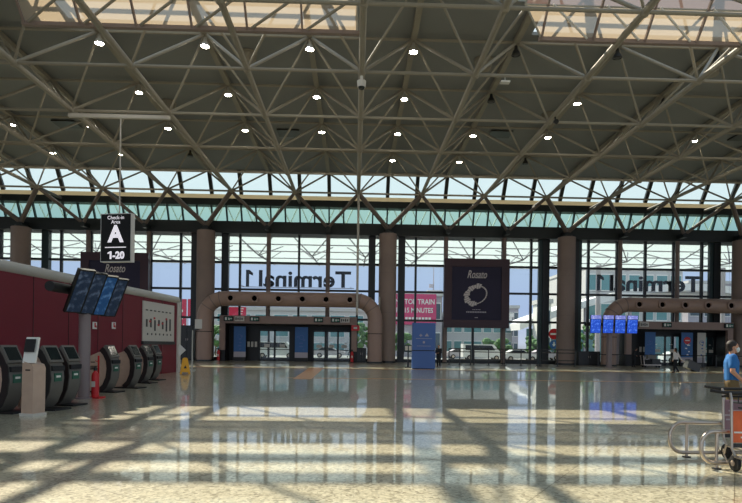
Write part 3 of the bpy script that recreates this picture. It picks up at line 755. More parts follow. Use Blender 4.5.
# ================================================================== KIOSKS
def kiosk(loc, rz, lb):
    t = thing('check_in_kiosk', lb, 'kiosk', loc, rz, group='self check-in kiosks in a row by the red partition'); t.scale = (.95, .95, .95)
    spine = [(-.24, .06), (-.06, .22), (.06, .48), (.1, .78), (.07, 1.06), (-.06, 1.3), (-.2, 1.44)]
    def prof(w0, w1):
        o, i_ = [], []
        for j, (x, z) in enumerate(spine):
            a = spine[max(0, j-1)]; c = spine[min(len(spine)-1, j+1)]
            d = Vector((c[0]-a[0], c[1]-a[1])).normalized(); n = Vector((d.y, -d.x))
            o.append((x+n.x*w0, z+n.y*w0)); i_.append((x-n.x*w1, z-n.y*w1))
        return o+i_[::-1]
    b = MB(); b.prism(prof(.11, .07), -.21, .21); b.build('curved_body', 'kgrey', t, .015)
    for s_ in (-.235, .21):
        b = MB(); b.prism(prof(.1, .075), s_, s_+.025); b.build('side_rim', 'kdark', t)
    mt = Matrix.Rotation(-.5, 3, 'Y')
    b = MB(); b.box((.05, 0, 1.36), (.07, .46, .46), mtx=mt); sh = b.build('screen_shell', 'kgrey', t, .02)
    b = MB(); b.box((.05+.037*math.cos(.5), 0, 1.36+.037*math.sin(.5)), (.012, .36, .34), mtx=mt); b.build('screen', 'screen', sh)
    b = MB(); b.box((.12, 0, 1.02), (.24, .4, .12)); b.build('reader_shelf', 'black', t, .02)
    b = MB(); b.box((.212, 0, .8), (.02, .24, .2)); lb_ = b.build('green_label', 'kgreen', t)
    b = MB(); b.box((.226, 0, .82), (.01, .14, .05)); b.build('printed_line', 'white', lb_)
    b = MB(); b.prism([(-.74, .04)]+[(x-.085, z) for x, z in spine[:-1]]+[(-.3, 1.34), (-.74, 1.16)], -.19, .3); cb = b.build('rear_cabinet', 'beige', t, .02)
    b = MB(); b.box((-.52, -.194, 1.0), (.16, .01, .03)); b.build('slot', 'kdark', cb)
    b = MB(); b.box((-.1, 0, .02), (.95, .56, .04)); b.build('base_plate', 'black', t, .01)
    return t
KL = [(9, 412.5, 'self check-in kiosk nearest the camera, cut by the left edge of the photo'), (50, 409.5, 'second self check-in kiosk, just behind the white-topped payment stand'),
      (68, 405, 'third self check-in kiosk, just before the grey screen pole'), (110, 392, 'fourth self check-in kiosk, just past the red fire extinguisher'),
      (133, 388, 'fifth self check-in kiosk from the camera, left of the map board'), (146, 383, 'sixth self check-in kiosk from the camera, under the map board'), (155, 380, 'seventh and farthest self check-in kiosk')]
k0 = None
for px, py, lb in KL:
    p = fl(px, py)
    if k0 is None: k0 = kiosk(p, -.22, lb)
    else: dup(k0, p, -.22, lb)
p = fl(33, 415.5)
t = thing('payment_stand', 'beige stand with a tilted white card terminal between the two nearest kiosks', 'payment stand', p, -.3)
b = MB(); b.prism([(-.15, .06), (.15, .06), (.16, 1.02), (.12, 1.1), (-.13, 1.17)], -.16, .16); b.build('cabinet', 'beige', t, .015)
b = MB(); b.box((0, 0, .03), (.36, .36, .06)); b.build('plinth', 'offwhite', t)
b = MB(); b.box((0.02, -.165, .98), (.12, .01, .03)); b.build('slot', 'kdark', t)
mt = Matrix.Rotation(.18, 3, 'Z') @ Matrix.Rotation(-.22, 3, 'X')
b = MB(); b.box((.0, -.06, 1.4), (.28, .05, .56), mtx=mt); q = b.build('terminal', 'white', t, .015)
b = MB(); b.box((.01, -.11, 1.5), (.23, .02, .28), mtx=mt); b.build('display', 'black', q)
b = MB(); b.box((-.02, -.06, 1.23), (.1, .06, .09), mtx=mt); b.build('keypad', 'black', q)
# ---------------- screens on poles
def monitor(t, W_, H_, face, head=None):
    b = MB(); b.box((0, 0, 0), (W_, .09, H_)); b.build('casing', 'black', t, .012)
    b = MB(); b.box((0, -.05, -.0 if head is None else -H_*.11), (W_-.1, .012, H_-.08 if head is None else H_*.78-.05)); b.build('display', face, t)
    if head:
        b = MB(); b.box((0, -.05, H_*.39), (W_-.06, .012, H_*.2)); b.build('display_header', head, t)
    b = MB(); b.box((0, .12, 0), (.3, .16, .3)); b.build('mount_plate', 'black', t)
p = fl(83.8, 398.5)
t = thing('screen_pole', 'grey pole with a black cross arm carrying four dark screens over the kiosks', 'pole', p)
b = MB(); b.lathe([(.24, 0), (.24, .03), (.155, .04), (.155, 3.3), (.13, 3.34)], n=20); b.build('pole', 'polegrey', t)
b = MB(); b.tube([(-.06, -1.75, 2.98), (.06, 1.7, 2.98)], .13, 14); b.build('cross_arm', 'black', t)
ML = ['nearest dark portrait screen on the pole arm, leftmost of the four', 'second dark portrait screen on the pole arm', 'third portrait screen on the pole arm, faintly blue', 'farthest dark portrait screen on the pole arm, rightmost of the four']
for i in range(4):
    q = p+Vector((.32+.02*i, -1.0+i*.68, 2.93))
    m = thing('portrait_screen', ML[i], 'screen', q, group='dark screens on the left pole')
    monitor(m, .46, 1.3, 'dimscreenblue' if i == 2 else 'dimscreen')
    m.rotation_euler = Euler((.58, 0, .95), 'XYZ')
p = at(609, 360, 47); 
t = thing('screen_pole', 'grey pole with a black cross arm carrying four bright blue screens by the right entrance', 'pole', (p.x, 47, 0))
b = MB(); b.lathe([(.34, 0), (.34, .04), (.22, .05), (.22, 4.0), (.18, 4.05)], n=20); b.build('pole', 'polegrey', t)
c0 = at(614, 324.5, 46.6)
b = MB(); b.tube([(at(585, 323, 46.9).x-p.x, -.08, c0.z), (at(638, 323, 46.9).x-p.x, -.08, c0.z)], .14, 14); b.build('cross_arm', 'black', t)
BL = ['first bright blue portrait screen from the left by the right entrance', 'second bright blue portrait screen from the left by the right entrance', 'third bright blue portrait screen from the left by the right entrance', 'fourth bright blue portrait screen, nearest the pale plate sign']
for i, px in enumerate((595.5, 608, 620, 632.2)):
    q = at(px, 324.3+RHO*(px-614), 46.6)
    m = thing('portrait_screen', BL[i], 'screen', q, group='bright blue screens by the right entrance'); monitor(m, .93, 1.5, 'bluescreen', 'bluehead')
    m.rotation_euler = (.08, 0, 0)
# ---------------- blue totem, stand and barriers
p = fl(423.2, 369)
t = thing('information_totem', 'tall blue information totem standing alone in the middle of the hall', 'totem', p)
w_ = at(434.7, 369, p.y).x-at(411.7, 369, p.y).x; h = at(423, 323, p.y).z
b = MB(); b.span((-w_/2, -.2, .05), (w_/2, .2, h*.39)); b.build('lower_box', 'totem', t, .015)
b = MB(); b.span((-w_/2, -.2, h*.41), (w_/2, .2, h)); b.build('upper_box', 'totem', t, .015)
b = MB(); b.span((-w_/2+.05, -.16, 0), (w_/2-.05, .16, h*.42)); b.build('core', 'black', t)
b = MB(); b.box((-.22, -.206, h*.73), (.2, .012, .08)); b.box((-.22, -.206, h*.73), (.06, .012, .2)); b.prism([(.05, h*.71), (.35, h*.71), (.2, h*.78)], -.21, -.2); b.box((0, -.206, h*.66), (w_*.7, .012, .025)); b.box((0, -.206, h*.58), (.14, .012, .14)); b.box((0, -.206, h*.5), (w_*.6, .012, .025)); b.build('pictograms', 'lilac', t)
p = fl(408, 367.5)
t = thing('leaflet_stand', 'slim dark leaflet stand just left of the blue totem', 'stand', p)
b = MB(); b.box((0, 0, .03), (.5, .5, .06)); b.box((0, .05, .6), (.1, .08, 1.1)); b.build('foot', 'dark', t)
b = MB(); b.box((0, 0, 1.4), (.62, .1, .5), mtx=Matrix.Rotation(-.3, 3, 'X')); b.build('rack', 'greenframe', t, .01)
b = MB(); b.box((-.14, -.07, 1.42), (.2, .03, .34), mtx=Matrix.Rotation(-.3, 3, 'X')); b.box((.14, -.07, 1.42), (.2, .03, .34), mtx=Matrix.Rotation(-.3, 3, 'X')); b.build('leaflets', 'offwhite', t)
BN = [(449, 470.5, 48.8, 'dark tubular barrier frame just right of the blue totem'), (474, 503, 48.8, 'dark tubular barrier frame under the big dark advert'), (505, 537, 48.4, 'dark tubular barrier frame right of the big dark advert'), (540, 575, 48.0, 'dark tubular barrier frame in front of the column left of the blue screens')]
for xa, xb, y, lb in BN:
    A, C = at(xa, 360, y).x, at(xb, 360, y).x; w_ = C-A
    t = thing('barrier_frame', lb, 'barrier', (A, y, 0), group='tubular barrier frames along the glass front')
    for x in (0, w_*.5, w_):
        b = MB(); b.tube([(x, 0, .03), (x, 0, 1.42)], .045, 8); b.build('post', 'dark', t)
        b = MB(); b.lathe([(.17, 0), (.17, .03), (.06, .04)], (x, 0, 0), 12); b.build('foot', 'dark', t)
    for z in (1.42, 1.15, .5):
        b = MB(); b.tube([(0, 0, z), (w_, 0, z)], .04, 8); b.build('rail', 'dark', t)
PB = [598, 656, 703, 716, 745]
for i in range(4):
    y = 50.2; A, C = at(PB[i], 360, y).x, at(PB[i+1], 360, y).x
    t = thing('belt_barrier', ['dark belt barrier post under the blue screens', 'dark belt barrier post in front of the dim blue banner', 'dark belt barrier post at the red-disc banner', 'dark belt barrier post at the white banner'][i], 'barrier', (A, y, 0), group='belt barriers across the right entrance')
    b = MB(); b.lathe([(.18, 0), (.18, .03), (.05, .05), (.04, 1.0), (.055, 1.02), (.055, 1.1), (0, 1.11)], n=14); b.build('post', 'dark', t)
    b = MB(); b.box(((C-A)/2, 0, 1.05), (C-A-.12, .012, .07)); b.build('belt', 'blackcloth', t)
# ---------------- foreground steel rails
def railloop(px, base, topy, boty, right, lb):
    p = fl(*base); y = p.y; X = at(px, 430, y).x; zt = at(base[0], topy, y).z; zb = at(base[0], boty, y).z
    t = thing('bumper_rail', lb, 'rail', (X, y, 0), group='steel bumper rails in the foreground')
    R = (zt-zb)*.42; L = right; pts = []
    def arc(cx, cz, a0, a1):
        for i in range(7):
            a = a0+(a1-a0)*i/6; pts.append((cx+R*math.cos(a), 0, cz+R*math.sin(a)))
    arc(R, zt-R, PI, PI/2); arc(L-R, zt-R, PI/2, 0); arc(L-R, zb+R, 0, -PI/2); arc(R, zb+R, -PI/2, -PI)
    b = MB(); b.tube(pts, .027, 12, closed=True); b.build('loop_tube', 'steelrail', t)
    for x in (p.x-X, L-(p.x-X)):
        b = MB(); b.tube([(x, 0, .01), (x, 0, zt)], .02, 10); b.build('post', 'steelrail', t)
        b = MB(); b.lathe([(.06, 0), (.06, .012), (.02, .014)], (x, 0, 0), 14); b.build('floor_flange', 'dark', t)
railloop(670, (686.5, 457), 422.5, 452.5, 1.9, 'farther of the two steel bumper rails left of the luggage trolley')
railloop(701.5, (716.4, 468.8), 431.5, 462.8, 1.7, 'nearer of the two steel bumper rails left of the luggage trolley')
# ---------------- luggage trolleys
def trolley(loc, panel, lb, rz=0):
    t = thing('luggage_trolley', lb, 'trolley', loc, rz, group='luggage trolleys at the right edge')
    fm = 'steelrail'
    for s_ in (-1, 1):
        b = MB(); b.tube([(s_*.27, .58, .2), (s_*.27, .1, .2), (s_*.27, .02, .3), (s_*.27, .0, .95), (s_*.25, -.06, 1.02)], .017, 10); b.build('side_tube', fm, t)
    b = MB()
    for x in (-.15, 0, .15): b.tube([(x, .06, .2), (x, .6, .2)], .01, 8)
    b.tube([(-.27, .58, .2), (.27, .58, .2)], .014, 8); b.tube([(-.27, .1, .2), (.27, .1, .2)], .014, 8); b.build('platform_grid', fm, t)
    b = MB(); b.box((0, -.02, .58), (.5, .018, .42 if panel == 'orangead' else .56)); q = b.build('advert_board', panel, t, .008)
    b = MB(); rnd = random.Random(len(lb)); 
    for i in range(5): b.box((rnd.uniform(-.08, .08), -.008, .44+i*.065), (rnd.uniform(.24, .4), .006, .022))
    b.build('printed_marks', 'white' if panel == 'orangead' else 'lilac', q)
    b = MB(); b.box((0, -.02, .33), (.5, .02, .05)); b.build('lower_board', 'dark', t)
    b = MB(); b.tube([(-.47, -.14, 1.05), (-.27, -.08, 1.02), (.27, -.08, 1.02), (.47, -.14, 1.05)], .022, 10); b.build('handle_bar', 'rubber', t)
    b = MB(); b.tube([(-.3, -.16, .97), (.3, -.16, .97)], .014, 8); b.tube([(-.3, -.16, .97), (-.25, -.05, 1.0)], .012, 8); b.tube([(.3, -.16, .97), (.25, -.05, 1.0)], .012, 8); b.build('brake_lever', 'rubber', t)
    b = MB(); b.box((0, .16, .84), (.44, .2, .02)); b.tube([(-.22, .27, .95), (.22, .27, .95)], .01, 8); b.tube([(-.22, .27, .85), (-.22, .27, .95)], .01, 8); b.tube([(.22, .27, .85), (.22, .27, .95)], .01, 8); b.build('top_basket', 'dark', t)
    RYm = Matrix.Rotation(PI/2, 3, 'Y')
    for s_, y in ((-1, .06), (1, .06), (0, .52)):
        b = MB(); b.lathe([(0, -.03), (.03, -.03), (.06, -.025), (.1, -.022), (.11, -.01), (.11, .01), (.1, .022), (.06, .025), (.03, .03), (0, .03)], (s_*.25, y, .11), 18, RYm); q = b.build('wheel', 'rubber', t)
        b = MB(); b.lathe([(0, -.034), (.04, -.034), (.04, .034), (0, .034)], (s_*.25, y, .11), 14, RYm); b.build('hub', fm, q)
        b = MB(); b.tube([(s_*.25, y, .11), (s_*.25, y+.03, .21)], .012, 8); b.build('fork', fm, t)
    b = MB(); b.tube([(-.3, -.05, .34), (-.3, -.1, .2), (-.3, -.02, .1), (.3, -.02, .1), (.3, -.1, .2), (.3, -.05, .34)], .012, 8); b.build('bumper', fm, t)
p = at(731.5, 440, 7.4)
trolley((p.x+.27, 7.4, 0), 'orangead', 'luggage trolley with an orange advert board, nearest the camera', PI-.04)
p = at(724.5, 430, 8.26)
trolley((p.x+.25, 8.26, 0), 'purple', 'luggage trolley with a mauve board, behind the orange one', PI-.03)
# ================================================================== PEOPLE
def capsule(b, p0, r0, p1, r1, n=12):
    p0, p1 = Vector(p0), Vector(p1)
    b.ball(p0, r0, n); b.ball(p1, r1, n); b.tube([p0, p1], [r0, r1], n)
def remeshed(b, name, m, parent, vox, smooth=4):
    o = b.build(name, m)
    md = o.modifiers.new('r', 'REMESH'); md.mode = 'VOXEL'; md.voxel_size = vox
    sm = o.modifiers.new('s', 'SMOOTH'); sm.iterations = smooth; sm.factor = .5
    dg = bpy.context.evaluated_depsgraph_get(); dg.update()
    me = bpy.data.meshes.new_from_object(o.evaluated_get(dg)); me.name = name
    o.modifiers.clear(); o.data = me
    me.polygons.foreach_set('use_smooth', [True]*len(me.polygons))
    o.parent = parent
    return o
def person(loc, rz, lb, shirt, trousers, vox=.012, J=None, short=False, longsl=False, mask=False, longhair=False, sc=1, group=None):
    t = thing('person', lb, 'person', loc, rz, group); t.scale = (sc, sc, sc)
    j = dict(pel=(0, 0, .95), bel=(0, 0, 1.1), che=(0, .0, 1.32), nek=(0, .005, 1.47), hd=(0, .03, 1.62),
             sL=(-.185, 0, 1.42), sR=(.185, 0, 1.42), eL=(-.24, -.03, 1.14), eR=(.24, -.03, 1.14), wL=(-.25, .05, .9), wR=(.25, .05, .9),
             hL=(-.095, 0, .92), hR=(.095, 0, .92), kL=(-.1, .02, .5), kR=(.1, .02, .5), aL=(-.1, -.03, .09), aR=(.1, -.03, .09))
    j.update(J or {}); j = {k: Vector(v) for k, v in j.items()}
    b = MB()
    for s_ in (-.075, .075):
        o = Vector((s_, 0, 0))
        capsule(b, j['pel']+o, .105, j['bel']+o, .1); capsule(b, j['bel']+o, .1, j['che']+o, .115)
    capsule(b, j['che'], .11, j['nek'], .058); capsule(b, j['nek'], .055, j['hd']-Vector((0, .015, .06)), .055)
    h = j['hd']
    b.ball(h+Vector((0, -.008, .02)), .1, 16, (.8, 1.0, 1.1)); b.ball(h+Vector((0, .04, -.05)), .06, 12, (.9, .9, 1.0))
    capsule(b, h+Vector((0, .088, .015)), .01, h+Vector((0, .106, -.02)), .015, 8)
    b.ball(h+Vector((0, .088, -.058)), .018, 8, (1.4, .7, .5))
    for s_ in (-1, 1):
        b.ball(h+Vector((s_*.083, -.005, -.002)), .03, 8, (.35, .7, 1.1)); b.ball(h+Vector((s_*.032, .082, .03)), .014, 8)
    for q in 'LR':
        s_ = -1 if q == 'L' else 1
        capsule(b, j['s'+q], .062, j['e'+q], .046); capsule(b, j['e'+q], .044, j['w'+q], .03)
        d = (j['w'+q]-j['e'+q]).normalized(); fw = Vector((0, 1, 0)); fw = (fw-d*fw.dot(d)).normalized(); side = d.cross(fw)
        w0 = j['w'+q]
        for a in (-.025, .025): capsule(b, w0+d*.02+fw*a, .02, w0+d*.085+fw*a*1.1, .018, 8)
        for i, (a, L) in enumerate(((.034, .07), (.012, .08), (-.011, .074), (-.033, .058))):
            p0 = w0+d*.08+fw*a; p1 = p0+d*L*.55+side*.006*-s_; p2 = p1+d*L*.4-side*.022*s_
            capsule(b, p0, .0105, p1, .0095, 8); capsule(b, p1, .0095, p2, .008, 8)
        p0 = w0+d*.03+fw*.04; p1 = p0+d*.035+fw*.03; capsule(b, p0, .013, p1, .011, 8); capsule(b, p1, .011, p1+d*.032+fw*.006, .009, 8)
        capsule(b, j['h'+q], .1, j['k'+q], .062); capsule(b, j['k'+q], .058, j['a'+q], .04)
        capsule(b, j['a'+q], .042, j['a'+q]+Vector((0, .15, -.05)), .035)
    body = remeshed(b, 'body', 'skin', t, vox)
    for s_ in (-1, 1):
        b = MB(); b.ball(h+Vector((s_*.032, .093, .03)), .0085, 8); b.build('eye', 'hair', body)
    b = MB()
    for s_ in (-.075, .075):
        o = Vector((s_, 0, 0)); capsule(b, j['pel']+o+Vector((0, 0, .02)), .122, j['bel']+o, .122); capsule(b, j['bel']+o, .122, j['che']+o, .13)
    capsule(b, j['che']+Vector((0, 0, .02)), .12, j['nek']-Vector((0, 0, .03)), .072)
    for q in 'LR':
        capsule(b, j['che']+Vector((0, 0, .06)), .08, j['s'+q], .078)
        if longsl: capsule(b, j['s'+q], .076, j['e'+q], .058); capsule(b, j['e'+q], .057, j['w'+q], .042)
        else: capsule(b, j['s'+q], .08, j['s'+q].lerp(j['e'+q], .62), .074)
    remeshed(b, 'shirt', shirt, t, vox*1.2)
    b = MB()
    for s_ in (-.07, .07): capsule(b, j['pel']+Vector((s_, 0, .04)), .115, j['pel']+Vector((s_, 0, -.06)), .118)
    for q in 'LR':
        capsule(b, j['h'+q], .115, j['k'+q], .082)
        if not short: capsule(b, j['k'+q], .08, j['a'+q]+Vector((0, 0, .02)), .062)
    remeshed(b, 'trousers', trousers, t, vox*1.2)
    for q in 'LR':
        b = MB(); a = j['a'+q]; capsule(b, a+Vector((0, -.03, -.035)), .05, a+Vector((0, .16, -.05)), .042); b.ball(a+Vector((0, -.02, 0)), .052, 10); remeshed(b, 'shoe', 'blackcloth', t, vox*1.2)
    b = MB(); b.ball(h+Vector((0, -.03, .05)), .108, 14, (.84, .98, .96)); 
    if longhair: capsule(b, h+Vector((0, -.07, .02)), .08, h+Vector((0, -.09, -.2)), .06)
    b.ball(h+Vector((0, -.05, -.0)), .09, 12, (.92, .8, 1.0))
    remeshed(b, 'hair', 'hair', t, vox)
    if mask:
        b = MB(); b.ball(h+Vector((0, .07, -.04)), .062, 14, (1.05, .75, .95)); mk = remeshed(b, 'face_mask', 'mask', t, vox)
        b = MB(); b.tube([h+Vector((s_*.088, -.01, .0)) if abs(s_) == 1 else h+Vector((s_*.1, .08, -.03)) for s_ in (-1, -.55, .55, 1)], .004, 6); b.build('ear_loop', 'mask', mk)
    return t
Y = 11.6; p = at(731, 400, Y)
person((p.x, Y, 0), -2.0, 'person in a blue polo shirt and face mask walking behind the luggage trolleys', 'polo', 'khaki', .009, mask=True,
       J=dict(eL=(-.25, -.06, 1.13), wL=(-.26, .04, .88), wR=(.24, .16, .95), eR=(.25, -.02, 1.14), kR=(.1, .12, .5), aR=(.1, .1, .09), kL=(-.1, .02, .5), aL=(-.1, -.08, .09)), sc=1.02)
p = fl(675.5, 372.8)
person(p, .5, 'person in a white top and dark trousers pulling a suitcase in the right entrance', 'whitecloth', 'blackcloth', .02, longhair=True, longsl=True,
       J=dict(kR=(.1, .16, .5), aR=(.1, .16, .09), kL=(-.1, -.02, .5), aL=(-.1, -.26, .14), eR=(.26, -.12, 1.15), wR=(.34, -.2, .92)), sc=.96)
ps = fl(692, 371.5)
t = thing('suitcase', 'dark wheeled suitcase trailing beside the person in the white top', 'suitcase', (ps.x, ps.y, 0), .2)
b = MB(); b.box((0, 0, .4), (1.1, .42, .62), mtx=Matrix.Rotation(.38, 3, 'Y')); b.build('shell', 'dark', t, .06)
b = MB(); b.tube([(-.5, .0, .62), (-.98, 0, .9)], .016, 8); b.build('pull_handle', 'steelrail', t)
for s_ in (-.15, .15):
    b = MB(); b.lathe([(0, -.02), (.06, -.02), (.06, .02), (0, .02)], (.42, s_, .06), 12, Matrix.Rotation(PI/2, 3, 'X')); b.build('wheel', 'rubber', t)
p = at(633.5, 368, 48.6)
person((p.x, 48.6, 0), -1.2, 'person in dark clothes leaning over a loaded trolley by the blue screens', 'blackcloth', 'blackcloth', .02, longsl=True,
       J=dict(bel=(0, .06, 1.1), che=(0, .16, 1.29), nek=(0, .22, 1.43), hd=(0, .27, 1.57), sL=(-.185, .18, 1.38), sR=(.185, .18, 1.38), eL=(-.24, .3, 1.15), eR=(.24, .3, 1.15), wL=(-.2, .5, 1.02), wR=(.2, .5, 1.02)))
p2 = at(652.5, 368, 48.6)
t = thing('loaded_trolley', 'dark luggage trolley loaded with bags beside the leaning person', 'trolley', (p2.x-.2, 48.5, 0))
b = MB(); b.box((0, 0, .22), (1.5, .6, .06)); b.tube([(-.7, -.25, .22), (-.78, -.25, 1.0), (-.78, .25, 1.0), (-.7, .25, .22)], .025, 8); b.build('frame', 'steelrail', t)
for x in (-.6, .6):
    for y in (-.22, .22):
        b = MB(); b.lathe([(0, -.025), (.1, -.025), (.1, .025), (0, .025)], (x, y, .1), 12, Matrix.Rotation(PI/2, 3, 'X')); b.build('wheel', 'rubber', t)
for i, (x, z, d, m, lb) in enumerate(((-.35, .25, (.6, .5, .42), 'blackcloth', 'black soft bag at the bottom of the loaded trolley'), (.35, .25, (.7, .5, .5), 'dark', 'dark grey case on the loaded trolley'), (.0, .76, (.75, .42, .3), 'kgrey', 'grey bag on top of the loaded trolley'))):
    bg_ = thing('travel_bag', lb, 'bag', (p2.x-.2+x, 48.5, z+.005))
    b = MB(); b.box((0, 0, d[2]/2), d); b.build('body', m, bg_, .06)
    b = MB(); b.tube([(-.14, 0, d[2]-.01), (-.1, 0, d[2]+.08), (.1, 0, d[2]+.08), (.14, 0, d[2]-.01)], .014, 6); b.build('handle', 'rubber', bg_)
p = fl(441, 368)
person((p.x, p.y+1.2, 0), 2.6, 'person in black standing close to the right side of the blue totem', 'blackcloth', 'blackcloth', .02, longsl=True,
       J=dict(eL=(-.22, .08, 1.14), wL=(-.1, .26, 1.12), eR=(.22, .08, 1.14), wR=(.1, .26, 1.1)), sc=.97)
# ================================================================== OUTSIDE
def sign_letters(pxa, pxb, y, lb):
    A, C = at(pxa, 280, y).x, at(pxb, 280, y).x
    zc = at((pxa+pxb)/2, 279.8+RHO*((pxa+pxb)/2-300), y).z
    t = thing('terminal_lettering', lb, 'sign', ((A+C)/2, y, zc), group='black terminal names outside the glass')
    o = text('Terminal', 2.2, (0, 0, 0), 'letters', t, rot=(PI/2, 0, PI), ext=.06, off=.05, align='LEFT')
    bx = [v.co.x for v in o.data.vertices]; ww = max(bx)-min(bx); k_ = (C-A)*.865/ww; o.scale = (k_, 1, 1); o.location.x = (C-A)/2+min(bx)*k_
    bz = [v.co.y for v in o.data.vertices]; h_ = max(bz)-min(bz); z_ = min(bz)
    b = MB(); b.prism([(-(C-A)/2+.15, z_), (-(C-A)/2+.15, z_+h_), (-(C-A)/2+.5, z_+h_), (-(C-A)/2+.82, z_+h_*.82), (-(C-A)/2+.82, z_+h_*.66), (-(C-A)/2+.45, z_+h_*.76), (-(C-A)/2+.45, z_)], -.06, .06); b.build('numeral', 'letters', t)
    for z in (z_-.05,):
        b = MB(); b.bar((-(C-A)/2-.3, .0, z), ((C-A)/2+.3, .0, z), .06, .06); b.build('support_rail', 'lilac', t)
    for x in (-(C-A)/2, 0, (C-A)/2):
        b = MB(); b.bar((x, -.05, z_-.05), (x, -1.4, z_-.05), .05, .05); b.build('bracket', 'lilac', t)
sign_letters(244.5, 351, 56.2, 'black mirrored terminal lettering outside the glass above the left duct')
sign_letters(595.5, 701, 56.2, 'black mirrored terminal lettering outside the glass above the right duct')
b = MB(); b.span((-120, 55.6, -.35), (120, 66, -.02)); tag(b.build('pavement', 'kerb'), kind='structure')
b = MB(); b.span((-160, 66, -.5), (160, 260, -.15)); tag(b.build('road', 'asphalt'), kind='structure')
# canopy over the kerb
t = thing('drop_off_canopy', 'white translucent canopy with lattice trusses outside the glass front', 'canopy')
zc0, zc1 = 12.9, 12.35
b = MB(); b._add([(-90, 56.4, zc0), (90, 56.4, zc0), (90, 76, zc1), (-90, 76, zc1)], [(0, 1, 2, 3)]); b.build('roof_sheet', 'canopy', t)
b = MB(); b.span((-90, 75.9, zc1-.15), (90, 76.2, zc1+.35)); b.build('edge_beam', 'white', t)
for y in (59, 63, 67, 71.5):
    z = zc0+(zc1-zc0)*(y-56.4)/19.6-.12
    b = MB(); b.tube([(-90, y, z), (90, y, z)], .07, 6); b.build('purlin', 'lilac', t)
for k in range(-9, 10):
    x = KX(k+.15)
    b = MB()
    for s_ in (-1, 1):
        b.tube([(x, 60, 10.9), (x+s_*2.0, 57.5, zc0-.2)], .06, 6); b.tube([(x, 60, 10.9), (x+s_*2.0, 64, zc0-.35)], .06, 6)
    b.tube([(x, 60, 10.9), (x, 72, 11.6)], .08, 6); b.tube([(x, 72, 11.6), (x, 74, zc1-.1)], .06, 6); b.tube([(x, 66, 11.25), (x+1.5, 67, zc0-.4)], .05, 6); b.tube([(x, 66, 11.25), (x-1.5, 67, zc0-.4)], .05, 6)
    b.tube([(x, 66, 11.25), (x, 60, 10.9)], .08, 6)
    b.build('lattice_arm', 'lilac', t)
for x in (-66, -48, -31, 31.5, 48, 66):
    b = MB(); b.tube([(x, 73, -.2), (x, 73, zc1)], .3, 12); b.build('canopy_post', 'lilac', t)
t2 = thing('lattice_girder', 'pale zigzag lattice girder outside the teal ribbon of glass', 'girder')
zg0, zg1, yg = 14.0, 16.1, 58.6
for z in (zg0, zg1):
    b = MB(); b.tube([(-60, yg, z), (60, yg, z)], .1, 8); b.build('chord', 'white', t2)
b = MB(); x = -60
while x < 60:
    b.tube([(x, yg, zg0), (x+.95, yg, zg1)], .07, 6); b.tube([(x+.95, yg, zg1), (x+1.9, yg, zg0)], .07, 6); x += 1.9
tag(b.build('zigzag_web', 'white', t2), kind='stuff')
for x in range(-56, 61, 16):
    b = MB(); b.tube([(x, yg, zg0), (x, yg, zc0-.1)], .1, 8); b.build('support_stub', 'white', t2)
# buildings
def building(xa, xb, y, dep, z, lb, wall, floors, cols_, win='darkpane', name='office_building', roof='concrete', z0=-.2):
    t = thing(name, lb, 'building', ((xa+xb)/2, y, z0)); w_ = xb-xa; h = z-z0
    b = MB(); b.span((-w_/2, 0, 0), (w_/2, dep, h)); b.build('wall', wall, t)
    b = MB(); b.span((-w_/2-.2, -.3, h-.5), (w_/2+.2, dep+.2, h+.15)); b.build('parapet', roof, t)
    fh = (h-.8)/floors
    for f_ in range(floors):
        for c_ in range(cols_):
            cw = w_/cols_; x = -w_/2+cw*(c_+.5)
            q = MB().box((x, -.02, fh*(f_+.55)), (cw*.8, .12, fh*.6)).build('window', 'white', t)
            b = MB(); b.box((x, -.07, fh*(f_+.55)), (cw*.74, .06, fh*.52)); b.build('pane', win, q)
    return t
X_ = lambda px, y: at(px, 330, y).x
building(X_(-60, 100), X_(140, 100), 100, 25, 8.6, 'pale low building seen through the left windows', 'concrete', 2, 8)
building(X_(196, 104), X_(384, 104), 104, 22, 8.2, 'pale terraced building behind the left entrance doors', 'concrete', 3, 10, 'tealglass')
t = building(X_(394, 92), X_(442, 92), 92, 20, 10.2, 'grey lilac building that carries the raspberry train banner', 'lilac', 2, 3)
building(X_(428, 113), X_(440.5, 113), 113, 8, 12.6, 'small white rooftop block behind the raspberry banner', 'white', 2, 2)
building(X_(443, 96), X_(512, 96), 96, 14, 7.2, 'pale low building behind the big dark advert', 'concrete', 2, 7, 'tealglass')
building(X_(514, 110), X_(530, 110), 118, 15, 10.2, 'lilac block right of the big dark advert, far outside', 'lilac', 3, 3)
building(X_(585, 118), X_(682, 118), 118, 25, 19.0, 'teal glass office block outside the right windows', 'concrete', 3, 7, 'tealglass')
building(X_(688, 130), X_(760, 130), 130, 25, 17.5, 'pale lilac block at the far right outside', 'lilac', 4, 5, 'darkpane')
building(X_(541, 84), X_(551, 84), 84, 4, 8.7, 'narrow white kiosk block left of the column by the barrier', 'white', 2, 1)
# white shell roof on the right
t = thing('shell_roof', 'broad white curved roof swooping behind the right windows', 'roof', (X_(690, 88), 88, 0))
prof = []
L0, L1 = X_(520, 88)-X_(690, 88), X_(790, 88)-X_(690, 88)
top = []; n = 24
for i in range(n+1):
    u = i/n; top.append((L0+(L1-L0)*u, 5.4+6.6*math.sin(PI*min(1, u*.78+.0))))
b = MB(); b.prism(top+[(x, z-1.1) for x, z in top[::-1]], 0, 14); b.build('shell', 'whiteshell', t)
b = MB()
for i in range(2, n, 4): b.span((top[i][0]-.2, 1, -.2), (top[i][0]+.2, 1.4, top[i][1]-1))
b.build('support_legs', 'lilac', t)
b = MB(); b.span((L0+2, 3, -.2), (L1-1, 3.3, 4.6)); b.build('glazed_wall', 'tealglass', t)
